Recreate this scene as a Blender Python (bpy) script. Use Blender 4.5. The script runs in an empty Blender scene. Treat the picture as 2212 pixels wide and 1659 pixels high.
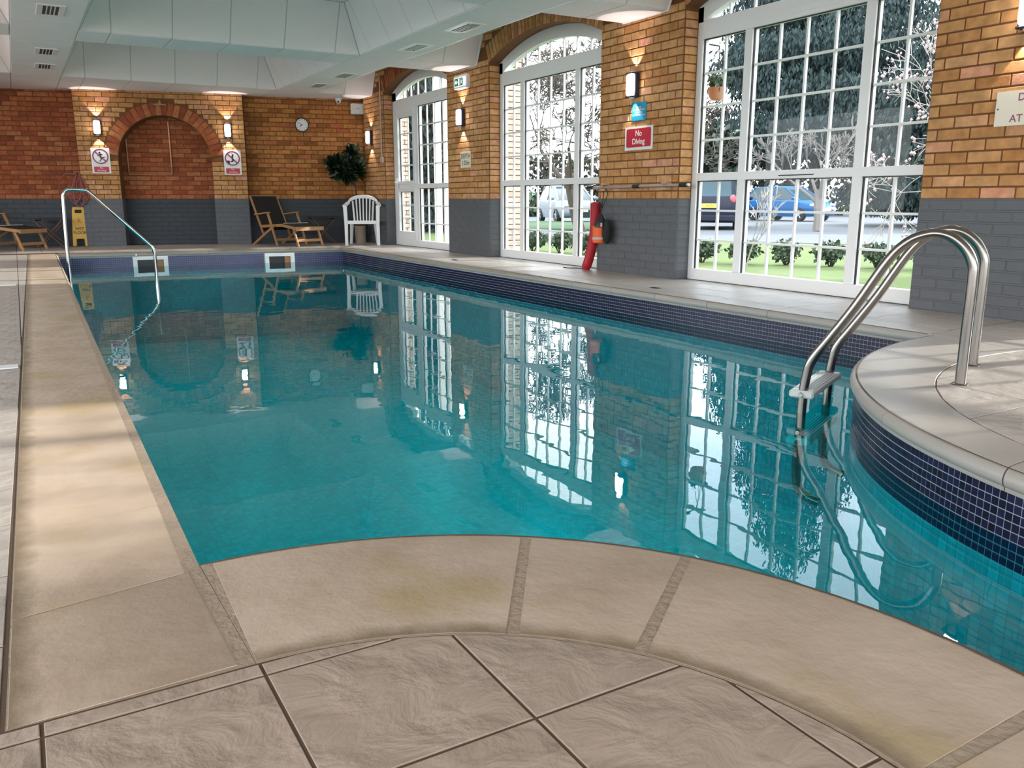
import bpy, bmesh, math, random
from math import sin, cos, pi, sqrt, atan2, hypot, radians
from mathutils import Vector, Matrix
from mathutils.geometry import tessellate_polygon

random.seed(7)
rnd = random.uniform
sc = bpy.context.scene
COL = sc.collection

# ------------------------------------------------------------------ camera, world, sun, exposure
cam_data = bpy.data.cameras.new('camera')
cam = bpy.data.objects.new('camera', cam_data)
COL.objects.link(cam)
cam_data.sensor_fit = 'HORIZONTAL'
cam_data.sensor_width = 36.0
cam_data.lens = 36.0 * 1800.0 / 2212.0
cam_data.clip_end = 400
PITCH, YAW = radians(12.5136), radians(30.2669)
_f = Vector((sin(YAW) * cos(PITCH), cos(YAW) * cos(PITCH), -sin(PITCH)))
_r = Vector((cos(YAW), -sin(YAW), 0))
_u = _r.cross(_f)
cam.matrix_world = Matrix(((_r.x, _u.x, -_f.x, 0), (_r.y, _u.y, -_f.y, 0), (_r.z, _u.z, -_f.z, 0.75), (0, 0, 0, 1)))
sc.camera = cam

sc.view_settings.view_transform = 'Standard'
sc.view_settings.look = 'None'
sc.view_settings.gamma = 1.0
sc.view_settings.use_curve_mapping = False
sc.view_settings.exposure = 0.6
sc.cycles.use_denoising = True
sc.cycles.max_bounces = 10
sc.cycles.diffuse_bounces = 5
sc.cycles.glossy_bounces = 5
sc.cycles.transparent_max_bounces = 24
sc.cycles.sample_clamp_indirect = 6.0
sc.cycles.caustics_reflective = False
sc.cycles.caustics_refractive = False

world = bpy.data.worlds.new('sky')
sc.world = world
world.use_nodes = True
_nt = world.node_tree
_nt.nodes.clear()
_o = _nt.nodes.new('ShaderNodeOutputWorld')
_b = _nt.nodes.new('ShaderNodeBackground')
_tc = _nt.nodes.new('ShaderNodeTexCoord')
_no = _nt.nodes.new('ShaderNodeTexNoise')
_cr = _nt.nodes.new('ShaderNodeValToRGB')
_no.inputs['Scale'].default_value = 2.2
_no.inputs['Detail'].default_value = 6
_cr.color_ramp.elements[0].position = 0.38
_cr.color_ramp.elements[0].color = (0.70, 0.84, 1.0, 1)
_cr.color_ramp.elements[1].position = 0.62
_cr.color_ramp.elements[1].color = (1.0, 0.97, 0.93, 1)
_nt.links.new(_tc.outputs['Generated'], _no.inputs['Vector'])
_nt.links.new(_no.outputs['Fac'], _cr.inputs['Fac'])
_nt.links.new(_cr.outputs['Color'], _b.inputs['Color'])
_b.inputs['Strength'].default_value = 4.2
_nt.links.new(_b.outputs['Background'], _o.inputs['Surface'])

sun_d = bpy.data.lights.new('sun', 'SUN')
sun_d.energy = 5.6
sun_d.angle = radians(1.3)
sun_d.color = (1.0, 0.95, 0.88)
sun = bpy.data.objects.new('sun', sun_d)
COL.objects.link(sun)
_sd = Vector((-0.98 * cos(radians(19)), 0.2 * cos(radians(19)), -sin(radians(19))))
sun.rotation_euler = _sd.to_track_quat('-Z', 'Y').to_euler()
sun.location = (12, -2, 6)


# ------------------------------------------------------------------ materials
MATS = {}


def mat(name, color, rough=0.6, metal=0.0, vary=0.0, scale=8.0, bump=0.0, bscale=40.0, rand=0.0, bdist=0.01, bdet=6, bwarp=0.0, spec=0.5, stretch=None, color2=None, trans=0.0):
    """principled material; vary mixes color with color2 by noise, rand shifts value per object, bump adds relief"""
    if name in MATS:
        return MATS[name]
    m = bpy.data.materials.new(name)
    m.use_nodes = True
    nt = m.node_tree
    L = nt.links.new
    b = nt.nodes['Principled BSDF']
    b.inputs['Roughness'].default_value = rough
    b.inputs['Metallic'].default_value = metal
    b.inputs['Specular IOR Level'].default_value = spec
    c = (*color, 1)
    b.inputs['Base Color'].default_value = c
    out = None
    tc = nt.nodes.new('ShaderNodeTexCoord')
    if vary > 0:
        n = nt.nodes.new('ShaderNodeTexNoise')
        n.inputs['Scale'].default_value = scale
        n.inputs['Detail'].default_value = 5
        if stretch:
            mp = nt.nodes.new('ShaderNodeMapping')
            mp.inputs['Scale'].default_value = stretch
            L(tc.outputs['Object'], mp.inputs['Vector'])
            L(mp.outputs['Vector'], n.inputs['Vector'])
        else:
            L(tc.outputs['Object'], n.inputs['Vector'])
        r = nt.nodes.new('ShaderNodeValToRGB')
        c2 = (*(color2 or tuple(x * 0.55 for x in color)), 1)
        r.color_ramp.elements[0].position = 0.5 - 0.25
        r.color_ramp.elements[1].position = 0.5 + 0.25
        mixc = tuple(c[i] * (1 - vary) + c2[i] * vary for i in range(3)) + (1,)
        r.color_ramp.elements[0].color = mixc
        r.color_ramp.elements[1].color = c
        L(n.outputs['Fac'], r.inputs['Fac'])
        out = r.outputs['Color']
    if rand > 0:
        oi = nt.nodes.new('ShaderNodeObjectInfo')
        mr = nt.nodes.new('ShaderNodeMapRange')
        mr.inputs['To Min'].default_value = 1 - rand
        mr.inputs['To Max'].default_value = 1 + rand
        L(oi.outputs['Random'], mr.inputs['Value'])
        hs = nt.nodes.new('ShaderNodeHueSaturation')
        hs.inputs['Color'].default_value = c
        if out:
            L(out, hs.inputs['Color'])
        L(mr.outputs['Result'], hs.inputs['Value'])
        out = hs.outputs['Color']
    if out:
        L(out, b.inputs['Base Color'])
    if bump > 0:
        n2 = nt.nodes.new('ShaderNodeTexNoise')
        n2.inputs['Scale'].default_value = bscale
        n2.inputs['Detail'].default_value = bdet
        n2.inputs['Distortion'].default_value = bwarp
        L(tc.outputs['Object'], n2.inputs['Vector'])
        bp = nt.nodes.new('ShaderNodeBump')
        bp.inputs['Strength'].default_value = bump
        bp.inputs['Distance'].default_value = bdist
        L(n2.outputs['Fac'], bp.inputs['Height'])
        L(bp.outputs['Normal'], b.inputs['Normal'])
    MATS[name] = m
    return m


def brick_mat(name, ramp, bump=0.35):
    """brick colour picked per object from a ramp, blotched by noise"""
    m = bpy.data.materials.new(name)
    m.use_nodes = True
    nt = m.node_tree
    L = nt.links.new
    b = nt.nodes['Principled BSDF']
    b.inputs['Roughness'].default_value = 0.85
    b.inputs['Specular IOR Level'].default_value = 0.25
    oi = nt.nodes.new('ShaderNodeObjectInfo')
    r = nt.nodes.new('ShaderNodeValToRGB')
    e = r.color_ramp.elements
    while len(e) < len(ramp):
        e.new(0.5)
    for i, (p, c) in enumerate(ramp):
        e[i].position = p
        e[i].color = (*c, 1)
    L(oi.outputs['Random'], r.inputs['Fac'])
    tc = nt.nodes.new('ShaderNodeTexCoord')
    mp = nt.nodes.new('ShaderNodeVectorMath')
    mp.operation = 'ADD'
    L(tc.outputs['Object'], mp.inputs[0])
    L(oi.outputs['Location'], mp.inputs[1])
    n = nt.nodes.new('ShaderNodeTexNoise')
    n.inputs['Scale'].default_value = 14
    n.inputs['Detail'].default_value = 8
    L(mp.outputs['Vector'], n.inputs['Vector'])
    mr = nt.nodes.new('ShaderNodeMapRange')
    mr.inputs['From Min'].default_value = 0.3
    mr.inputs['From Max'].default_value = 0.7
    mr.inputs['To Min'].default_value = 0.72
    mr.inputs['To Max'].default_value = 1.18
    L(n.outputs['Fac'], mr.inputs['Value'])
    hs = nt.nodes.new('ShaderNodeHueSaturation')
    L(r.outputs['Color'], hs.inputs['Color'])
    L(mr.outputs['Result'], hs.inputs['Value'])
    L(hs.outputs['Color'], b.inputs['Base Color'])
    n2 = nt.nodes.new('ShaderNodeTexNoise')
    n2.inputs['Scale'].default_value = 60
    n2.inputs['Detail'].default_value = 6
    L(mp.outputs['Vector'], n2.inputs['Vector'])
    bp = nt.nodes.new('ShaderNodeBump')
    bp.inputs['Strength'].default_value = bump
    bp.inputs['Distance'].default_value = 0.006
    L(n2.outputs['Fac'], bp.inputs['Height'])
    L(bp.outputs['Normal'], b.inputs['Normal'])
    MATS[name] = m
    return m


def emit(name, color, strength):
    m = bpy.data.materials.new(name)
    m.use_nodes = True
    b = m.node_tree.nodes['Principled BSDF']
    b.inputs['Base Color'].default_value = (*color, 1)
    b.inputs['Emission Color'].default_value = (*color, 1)
    b.inputs['Emission Strength'].default_value = strength
    MATS[name] = m
    return m


def clear_mat(name, tint, f0, ripple=None, rough=0.0):
    """clear sheet: transparent, with a mirror reflection that grows towards grazing angles"""
    m = bpy.data.materials.new(name)
    m.use_nodes = True
    nt = m.node_tree
    nt.nodes.clear()
    L = nt.links.new
    o = nt.nodes.new('ShaderNodeOutputMaterial')
    mix = nt.nodes.new('ShaderNodeMixShader')
    t = nt.nodes.new('ShaderNodeBsdfTransparent')
    t.inputs['Color'].default_value = (*tint, 1)
    g = nt.nodes.new('ShaderNodeBsdfGlossy')
    g.inputs['Roughness'].default_value = rough
    lw = nt.nodes.new('ShaderNodeLayerWeight')
    lw.inputs['Blend'].default_value = 0.5
    pw = nt.nodes.new('ShaderNodeMath')
    pw.operation = 'POWER'
    pw.inputs[1].default_value = 5
    ma = nt.nodes.new('ShaderNodeMath')
    ma.operation = 'MULTIPLY_ADD'
    ma.inputs[1].default_value = 1 - f0
    ma.inputs[2].default_value = f0
    L(lw.outputs['Facing'], pw.inputs[0])
    L(pw.outputs[0], ma.inputs[0])
    L(ma.outputs[0], mix.inputs['Fac'])
    L(t.outputs[0], mix.inputs[1])
    L(g.outputs[0], mix.inputs[2])
    L(mix.outputs[0], o.inputs['Surface'])
    if ripple:
        tc = nt.nodes.new('ShaderNodeTexCoord')
        bp = nt.nodes.new('ShaderNodeBump')
        bp.inputs['Strength'].default_value = ripple
        bp.inputs['Distance'].default_value = 0.02
        n1 = nt.nodes.new('ShaderNodeTexNoise')
        n1.inputs['Scale'].default_value = 3.0
        n1.inputs['Detail'].default_value = 2.5
        L(tc.outputs['Object'], n1.inputs['Vector'])
        L(n1.outputs['Fac'], bp.inputs['Height'])
        L(bp.outputs['Normal'], g.inputs['Normal'])
        L(bp.outputs['Normal'], lw.inputs['Normal'])
    MATS[name] = m
    return m


def grid_mat(name, color, grout, pitch, line=0.1, rough=0.25, vary=0.25):
    """small square mosaic far below the water: colour and fine relief only"""
    m = bpy.data.materials.new(name)
    m.use_nodes = True
    nt = m.node_tree
    L = nt.links.new
    b = nt.nodes['Principled BSDF']
    b.inputs['Roughness'].default_value = rough
    tc = nt.nodes.new('ShaderNodeUVMap')
    br = nt.nodes.new('ShaderNodeTexBrick')
    br.offset = 0.0
    br.squash = 1.0
    br.inputs['Scale'].default_value = 1.0 / pitch
    br.inputs['Brick Width'].default_value = 1.0
    br.inputs['Row Height'].default_value = 1.0
    br.inputs['Mortar Size'].default_value = line
    br.inputs['Mortar Smooth'].default_value = 0.1
    br.inputs['Color1'].default_value = (*color, 1)
    br.inputs['Color2'].default_value = (*(c * (1 - vary) for c in color), 1)
    br.inputs['Mortar'].default_value = (*grout, 1)
    L(tc.outputs['UV'], br.inputs['Vector'])
    L(br.outputs['Color'], b.inputs['Base Color'])
    MATS[name] = m
    return m


TAN = [(0.0, (0.46, 0.205, 0.070)), (0.25, (0.50, 0.245, 0.092)), (0.6, (0.57, 0.295, 0.118)), (0.88, (0.61, 0.335, 0.15)), (1.0, (0.64, 0.29, 0.18))]
RED = [(0.0, (0.26, 0.070, 0.03)), (0.35, (0.38, 0.100, 0.04)), (0.7, (0.46, 0.14, 0.055)), (1.0, (0.46, 0.18, 0.075))]
MIXD = [(0.0, (0.28, 0.105, 0.03)), (0.3, (0.42, 0.165, 0.045)), (0.6, (0.50, 0.21, 0.06)), (0.85, (0.55, 0.24, 0.075)), (1.0, (0.44, 0.12, 0.05))]
B_TAN = brick_mat('tan_brick', TAN)
B_RED = brick_mat('red_brick', RED)
B_MIX = brick_mat('brown_brick', MIXD)
MORTAR = mat('brown_mortar', (0.17, 0.070, 0.024), 0.95, bump=0.4, bscale=80)
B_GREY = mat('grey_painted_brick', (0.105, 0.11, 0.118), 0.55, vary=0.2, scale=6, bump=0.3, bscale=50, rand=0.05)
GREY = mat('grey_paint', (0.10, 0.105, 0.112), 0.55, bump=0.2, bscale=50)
B_SHADED = mat('shaded_painted_brick', (0.020, 0.026, 0.033), 0.5, vary=0.2, scale=6, bump=0.3, bscale=50, rand=0.05)  # grey painted brick of the far recesses, their shade put into the colour
GREY_SHADED = mat('shaded_paint_wall', (0.019, 0.025, 0.031), 0.5, bump=0.2, bscale=50)  # wall paint to match, darkened for the same recess shade
UPVC = mat('white_upvc', (0.84, 0.83, 0.82), 0.35)
WHITE = mat('white_plastic', (0.80, 0.80, 0.79), 0.35)
CEIL = mat('ceiling_tile', (0.90, 0.82, 0.80), 0.9, vary=0.08, scale=30, bump=0.12, bscale=120)
CEILBAR = mat('ceiling_bar', (0.55, 0.55, 0.53), 0.6)


def stone_mat(name, base, second, dirt, yellow, bump=0.3):
    """cast stone; UV x is the distance from the stone's back edge, where dirt has settled; yellow stains in patches"""
    m = bpy.data.materials.new(name)
    m.use_nodes = True
    nt = m.node_tree
    L = nt.links.new
    b = nt.nodes['Principled BSDF']
    b.inputs['Roughness'].default_value = 0.72
    b.inputs['Specular IOR Level'].default_value = 0.35
    geo = nt.nodes.new('ShaderNodeNewGeometry')
    uv = nt.nodes.new('ShaderNodeUVMap')
    sx = nt.nodes.new('ShaderNodeSeparateXYZ')
    L(uv.outputs['UV'], sx.inputs[0])

    def noise(scale, detail=5):
        n = nt.nodes.new('ShaderNodeTexNoise')
        n.inputs['Scale'].default_value = scale
        n.inputs['Detail'].default_value = detail
        L(geo.outputs['Position'], n.inputs['Vector'])
        return n.outputs['Fac']

    def ramp(src, p0, p1):
        r = nt.nodes.new('ShaderNodeMapRange')
        r.inputs['From Min'].default_value = p0
        r.inputs['From Max'].default_value = p1
        L(src, r.inputs['Value'])
        return r.outputs['Result']

    def mix(fac, c1, c2):
        x = nt.nodes.new('ShaderNodeMix')
        x.data_type = 'RGBA'
        L(fac, x.inputs['Factor'])
        for sock, c in ((x.inputs[6], c1), (x.inputs[7], c2)):
            if isinstance(c, tuple):
                sock.default_value = (*c, 1)
            else:
                L(c, sock)
        return x.outputs[2]
    c = mix(ramp(noise(4.5, 8), 0.35, 0.65), base, second)
    f = ramp(noise(2.3, 3), 0.56, 0.68)
    f2 = nt.nodes.new('ShaderNodeMath')
    f2.operation = 'MULTIPLY'
    f2.inputs[1].default_value = 0.5
    L(f, f2.inputs[0])
    c = mix(f2.outputs[0], c, yellow)
    # dirt: distance from the back edge plus ragged noise
    ad = nt.nodes.new('ShaderNodeMath')
    ad.operation = 'MULTIPLY_ADD'
    ad.inputs[1].default_value = -0.05
    L(noise(16, 8), ad.inputs[0])
    L(sx.outputs[0], ad.inputs[2])
    c = mix(ramp(ad.outputs[0], 0.022, -0.018), c, dirt)
    L(c, b.inputs['Base Color'])
    bp = nt.nodes.new('ShaderNodeBump')
    bp.inputs['Strength'].default_value = bump
    bp.inputs['Distance'].default_value = 0.012
    L(noise(24, 6), bp.inputs['Height'])
    L(bp.outputs['Normal'], b.inputs['Normal'])
    MATS[name] = m
    return m


STONE = stone_mat('coping_stone', (0.51, 0.40, 0.31), (0.42, 0.32, 0.235), (0.23, 0.17, 0.11), (0.36, 0.27, 0.10))
SLAB = mat('riven_slab', (0.355, 0.275, 0.215), 0.75, vary=0.25, scale=4.0, bump=0.75, bscale=9.0, rand=0.04, color2=(0.30, 0.23, 0.175), bdist=0.03, bdet=10, bwarp=0.45)
SLABL = mat('pale_riven_slab', (0.44, 0.39, 0.35), 0.42, vary=0.25, scale=4.0, bump=0.5, bscale=14, rand=0.05, bdist=0.03)
GROUT = mat('dark_joint', (0.10, 0.065, 0.04), 0.95)
SAND = mat('sandy_joint', (0.36, 0.275, 0.20), 0.95, bump=0.6, bscale=60, vary=0.4, scale=30)
STEEL = mat('brushed_steel', (0.29, 0.265, 0.24), 0.24, 1.0)
CHROME = mat('polished_steel', (0.58, 0.57, 0.55), 0.15, 1.0)
NAVY = mat('navy_glaze', (0.010, 0.009, 0.034), 0.25, rand=0.5, spec=0.3)
TGROUT = mat('tile_grout', (0.34, 0.36, 0.42), 0.8)
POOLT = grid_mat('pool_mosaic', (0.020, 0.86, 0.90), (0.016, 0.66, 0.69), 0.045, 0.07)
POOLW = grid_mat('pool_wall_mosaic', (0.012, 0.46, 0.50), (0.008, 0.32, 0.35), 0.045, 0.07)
BLACK = mat('black_plastic', (0.012, 0.012, 0.013), 0.45)
FABRIC = mat('black_mesh_fabric', (0.012, 0.012, 0.012), 0.8)
TEAK = mat('oiled_teak', (0.42, 0.22, 0.085), 0.5, vary=0.45, scale=5, stretch=(2, 2, 18), color2=(0.22, 0.08, 0.03))
DKWOOD = mat('dark_wood', (0.13, 0.055, 0.035), 0.5)
RED_S = mat('sign_red', (0.50, 0.012, 0.035), 0.35)
PURP = mat('sign_maroon', (0.21, 0.015, 0.10), 0.35)
SIGNW = mat('sign_white', (0.80, 0.78, 0.74), 0.35)
SIGNC = mat('sign_cream', (0.72, 0.66, 0.52), 0.4)
SIGNB = mat('sign_blue', (0.012, 0.28, 0.46), 0.35)
SIGNG = mat('sign_green', (0.015, 0.19, 0.10), 0.4)
INK = mat('black_ink', (0.01, 0.01, 0.01), 0.5)
YELLOW = mat('yellow_plastic', (0.75, 0.42, 0.02), 0.4)
COPPER = mat('copper_pipe', (0.62, 0.33, 0.19), 0.35, 0.8)
HOSE = mat('red_hose', (0.30, 0.075, 0.065), 0.45)
TUBE_R = mat('red_foam', (0.42, 0.008, 0.02), 0.5)
ORANGE = mat('orange_nylon', (0.85, 0.13, 0.03), 0.6)
LEAF = mat('fig_leaf', (0.010, 0.026, 0.010), 0.35, rand=0.4)
POTC = mat('cream_pot', (0.42, 0.33, 0.25), 0.6)
BARK = mat('bark', (0.075, 0.06, 0.05), 0.9, vary=0.4, scale=12)
PALEBARK2 = mat('grey_bark', (0.16, 0.145, 0.135), 0.9)
PALEBARK = mat('pale_bark', (0.34, 0.31, 0.30), 0.9)
CONIFER = mat('conifer_green', (0.014, 0.034, 0.034), 0.8, vary=0.6, scale=2.0)
BUSH = mat('bush_green', (0.065, 0.105, 0.06), 0.7, vary=0.6, scale=9)
LAUREL = mat('laurel_green', (0.015, 0.034, 0.022), 0.4, vary=0.5, scale=6)
BLOSSOM = mat('pink_blossom', (0.52, 0.36, 0.40), 0.8)
GRASS = mat('lawn_grass', (0.090, 0.135, 0.030), 0.9, vary=0.4, scale=1.2, bump=0.5, bscale=60)
ASPHALT = mat('road_tarmac', (0.105, 0.118, 0.138), 0.85, vary=0.2, scale=2)
TERRA = mat('terracotta', (0.60, 0.30, 0.17), 0.8)
CARS = mat('silver_paint', (0.20, 0.235, 0.28), 0.4, 0.0, spec=0.3)
CARB = mat('blue_paint', (0.004, 0.10, 0.30), 0.45, 0.0, spec=0.2)
CARD = mat('dark_paint', (0.02, 0.022, 0.04), 0.4, 0.0, spec=0.2)
CARG = mat('car_glass', (0.02, 0.05, 0.065), 0.15, spec=0.3)
LAMPW = emit('lamp_glow', (1.0, 0.97, 0.92), 14.0)
EXITW = emit('exit_panel_glow', (0.80, 0.95, 0.88), 0.55)
GLASS = clear_mat('window_glass', (0.97, 0.985, 0.985), 0.009)
WATER = clear_mat('pool_water_surface', (0.11, 0.90, 0.955), 0.02, ripple=0.07)
CABLE = mat('white_conduit', (0.62, 0.42, 0.36), 0.5)


# ------------------------------------------------------------------ mesh helpers
class MB:
    def __init__(self):
        self.v, self.f, self.uv = [], [], None

    def add(self, vs, fs, M=None):
        o = len(self.v)
        for p in vs:
            p = Vector(p)
            self.v.append(tuple(M @ p) if M else tuple(p))
        for f in fs:
            self.f.append([i + o for i in f])
        return self

    def box(self, x0, x1, y0, y1, z0, z1, M=None, ch=0.0):
        if ch <= 0:
            vs = [(x, y, z) for x in (x0, x1) for y in (y0, y1) for z in (z0, z1)]
            fs = [(0, 1, 3, 2), (4, 6, 7, 5), (0, 4, 5, 1), (2, 3, 7, 6), (0, 2, 6, 4), (1, 5, 7, 3)]
            return self.add(vs, fs, M)
        vs = []
        idx = {}
        for i, (x, sx) in enumerate(((x0, 1), (x1, -1))):
            for j, (y, sy) in enumerate(((y0, 1), (y1, -1))):
                for k, (z, sz) in enumerate(((z0, 1), (z1, -1))):
                    idx[i, j, k] = len(vs)
                    vs += [(x, y + sy * ch, z + sz * ch), (x + sx * ch, y, z + sz * ch), (x + sx * ch, y + sy * ch, z)]
        fs = []
        for i in (0, 1):
            q = [idx[i, 0, 0], idx[i, 0, 1], idx[i, 1, 1], idx[i, 1, 0]]
            fs.append(q if i == 0 else q[::-1])
            q = [idx[0, i, 0] + 1, idx[1, i, 0] + 1, idx[1, i, 1] + 1, idx[0, i, 1] + 1]
            fs.append(q if i == 0 else q[::-1])
            q = [idx[0, 0, i] + 2, idx[0, 1, i] + 2, idx[1, 1, i] + 2, idx[1, 0, i] + 2]
            fs.append(q if i == 0 else q[::-1])
        for i in (0, 1):
            for j in (0, 1):
                fs.append([idx[i, j, 0], idx[i, j, 0] + 1, idx[i, j, 1] + 1, idx[i, j, 1]])
                fs.append([idx[i, 0, j], idx[i, 0, j] + 2, idx[i, 1, j] + 2, idx[i, 1, j]])
                fs.append([idx[0, i, j] + 1, idx[0, i, j] + 2, idx[1, i, j] + 2, idx[1, i, j] + 1])
                for k in (0, 1):
                    a = idx[i, j, k]
                    fs.append([a, a + 1, a + 2])
        return self.add(vs, fs, M)

    def tube(self, pts, r, n=8, closed=False, cap=True):
        pts = [Vector(p) for p in pts]
        N = len(pts)
        rs = r if isinstance(r, (list, tuple)) else [r] * N
        vs, fs = [], []
        t0 = (pts[1] - pts[0]).normalized()
        up = Vector((0, 0, 1)) if abs(t0.z) < 0.9 else Vector((1, 0, 0))
        nrm = t0.cross(up).normalized()
        for i in range(N):
            a = pts[i - 1] if (i > 0 or closed) else pts[i]
            b = pts[(i + 1) % N] if (i < N - 1 or closed) else pts[i]
            t = (b - a).normalized()
            nrm = (nrm - t * nrm.dot(t)).normalized()
            bn = t.cross(nrm)
            for k in range(n):
                an = 2 * pi * k / n
                vs.append(pts[i] + (nrm * cos(an) + bn * sin(an)) * rs[i])
        for i in range(N if closed else N - 1):
            j = (i + 1) % N
            for k in range(n):
                k2 = (k + 1) % n
                fs.append((i * n + k, i * n + k2, j * n + k2, j * n + k))
        if cap and not closed:
            fs.append(tuple(range(n))[::-1])
            fs.append(tuple((N - 1) * n + k for k in range(n)))
        return self.add(vs, fs)

    def lathe(self, prof, n=20, M=None):
        vs, fs = [], []
        for r, z in prof:
            for k in range(n):
                a = 2 * pi * k / n
                vs.append((r * cos(a), r * sin(a), z))
        for i in range(len(prof) - 1):
            for k in range(n):
                k2 = (k + 1) % n
                fs.append((i * n + k, i * n + k2, (i + 1) * n + k2, (i + 1) * n + k))
        fs.append(tuple(range(n))[::-1])
        fs.append(tuple((len(prof) - 1) * n + k for k in range(n)))
        return self.add(vs, fs, M)

    def prism(self, poly, z0, z1, M=None, inset=0.0, drop=0.0):
        """2-D polygon (counter-clockwise) extruded from z0 to z1 in local z; inset/drop ease the top edge"""
        n = len(poly)
        tri = tessellate_polygon([[Vector((p[0], p[1], 0)) for p in poly]])
        area = sum(poly[i][0] * poly[(i + 1) % n][1] - poly[(i + 1) % n][0] * poly[i][1] for i in range(n))
        sgn = 1 if area > 0 else -1

        def ori(t):
            a, b, c = (poly[i] for i in t)
            s = (b[0] - a[0]) * (c[1] - a[1]) - (c[0] - a[0]) * (b[1] - a[1])
            return t if s > 0 else t[::-1]
        vs = [(p[0], p[1], z0) for p in poly]
        fs = [tuple(ori(t))[::-1] for t in tri]
        if inset > 0:
            top = inset_poly(poly, inset)
            vs += [(p[0], p[1], z1 - drop) for p in poly] + [(p[0], p[1], z1) for p in top]
            fs += [tuple(i + 2 * n for i in ori(t)) for t in tri]
            rings = ((0, n), (n, 2 * n))
        else:
            vs += [(p[0], p[1], z1) for p in poly]
            fs += [tuple(i + n for i in ori(t)) for t in tri]
            rings = ((0, n),)
        for a, b in rings:
            for i in range(n):
                j = (i + 1) % n
                q = (a + i, a + j, b + j, b + i)
                fs.append(q if sgn > 0 else q[::-1])
        return self.add(vs, fs, M)

    def ball(self, c, rx, ry, rz, n=12, m=8):
        vs, fs = [], []
        for i in range(m + 1):
            t = pi * i / m
            for k in range(n):
                a = 2 * pi * k / n
                vs.append((c[0] + rx * sin(t) * cos(a), c[1] + ry * sin(t) * sin(a), c[2] + rz * cos(t)))
        for i in range(m):
            for k in range(n):
                k2 = (k + 1) % n
                fs.append((i * n + k, (i + 1) * n + k, (i + 1) * n + k2, i * n + k2))
        return self.add(vs, fs)

    def mesh(self, name, m, smooth=False):
        me = bpy.data.meshes.new(name)
        me.from_pydata(self.v, [], self.f)
        if m:
            me.materials.append(m)
        if smooth:
            me.shade_smooth()
            me.set_sharp_from_angle(angle=radians(42))
        me.update()
        return me

    def build(self, name, m, parent=None, M=None, smooth=False, kind=None):
        return obj(name, self.mesh(name, m, smooth), parent, M, kind)


def inset_poly(poly, d):
    n = len(poly)
    area = sum(poly[i][0] * poly[(i + 1) % n][1] - poly[(i + 1) % n][0] * poly[i][1] for i in range(n))
    s = 1 if area > 0 else -1
    out = []
    for i in range(n):
        p0, p1, p2 = Vector(poly[i - 1]).to_2d(), Vector(poly[i]).to_2d(), Vector(poly[(i + 1) % n]).to_2d()
        a = (p1 - p0)
        b = (p2 - p1)
        if a.length < 1e-6 or b.length < 1e-6:
            out.append((p1.x, p1.y))
            continue
        a.normalize()
        b.normalize()
        na, nb = Vector((-a.y, a.x)) * s, Vector((-b.y, b.x)) * s
        m = na + nb
        k = 1 + na.dot(nb)
        m = m / k if k > 0.3 else na
        out.append((p1.x + m.x * d, p1.y + m.y * d))
    return out


def obj(name, data, parent=None, M=None, kind=None):
    o = bpy.data.objects.new(name, data)
    COL.objects.link(o)
    if parent is not None:
        o.parent = parent
    if M is not None:
        o.matrix_local = M if isinstance(M, Matrix) else Matrix.Translation(M)
    if kind:
        o['kind'] = kind
    return o


def tag(o, label=None, cat=None, group=None, kind=None):
    if label:
        o['label'] = label
    if cat:
        o['category'] = cat
    if group:
        o['group'] = group
    if kind:
        o['kind'] = kind
    return o


def thing(name, label, cat, M=None, group=None, kind=None):
    return tag(obj(name, None, None, M), label, cat, group, kind)


def T(x, y, z):
    return Matrix.Translation((x, y, z))


def Rz(a):
    return Matrix.Rotation(a, 4, 'Z')


def frame(o, ex, ez):
    """matrix with local x = ex, local z = ez (outwards), local y = up"""
    ex, ez = Vector(ex).normalized(), Vector(ez).normalized()
    ey = ez.cross(ex)
    return Matrix(((ex.x, ey.x, ez.x, o[0]), (ex.y, ey.y, ez.y, o[1]), (ex.z, ey.z, ez.z, o[2]), (0, 0, 0, 1)))


def along(a, b, up=(0, 0, 1)):
    """matrix at a whose x axis runs to b"""
    a, b = Vector(a), Vector(b)
    ex = (b - a).normalized()
    ez = Vector(up)
    ez = (ez - ex * ez.dot(ex)).normalized()
    ey = ez.cross(ex)
    return Matrix(((ex.x, ey.x, ez.x, a.x), (ex.y, ey.y, ez.y, a.y), (ex.z, ey.z, ez.z, a.z), (0, 0, 0, 1)))


def bar(mb, a, b, w, h, up=(0, 0, 1), ch=0.0):
    L = (Vector(b) - Vector(a)).length
    return mb.box(0, L, -w / 2, w / 2, -h / 2, h / 2, along(a, b, up), ch)


def text(name, body, size, m, parent, x, y, z=0.003, align='CENTER', bold=0.0, sx=1.0):
    cu = bpy.data.curves.new(name, 'FONT')
    cu.body = body
    cu.size = size
    cu.align_x = align
    cu.align_y = 'CENTER'
    cu.extrude = 0.0006
    cu.offset = bold
    cu.materials.append(m)
    tmp = bpy.data.objects.new(name, cu)
    me = bpy.data.meshes.new_from_object(tmp)
    bpy.data.objects.remove(tmp)
    bpy.data.curves.remove(cu)
    me.name = name
    if not me.materials:
        me.materials.append(m)
    return obj(name, me, parent, Matrix.Translation((x, y, z)) @ Matrix.Diagonal((sx, 1, 1, 1)))


def rrect(w, h, r, n=4):
    p = []
    for cx, cy, a0 in ((w / 2 - r, h / 2 - r, 0), (-w / 2 + r, h / 2 - r, 90), (-w / 2 + r, -h / 2 + r, 180), (w / 2 - r, -h / 2 + r, 270)):
        for i in range(n + 1):
            a = radians(a0 + 90 * i / n)
            p.append((cx + r * cos(a), cy + r * sin(a)))
    return p


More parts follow.
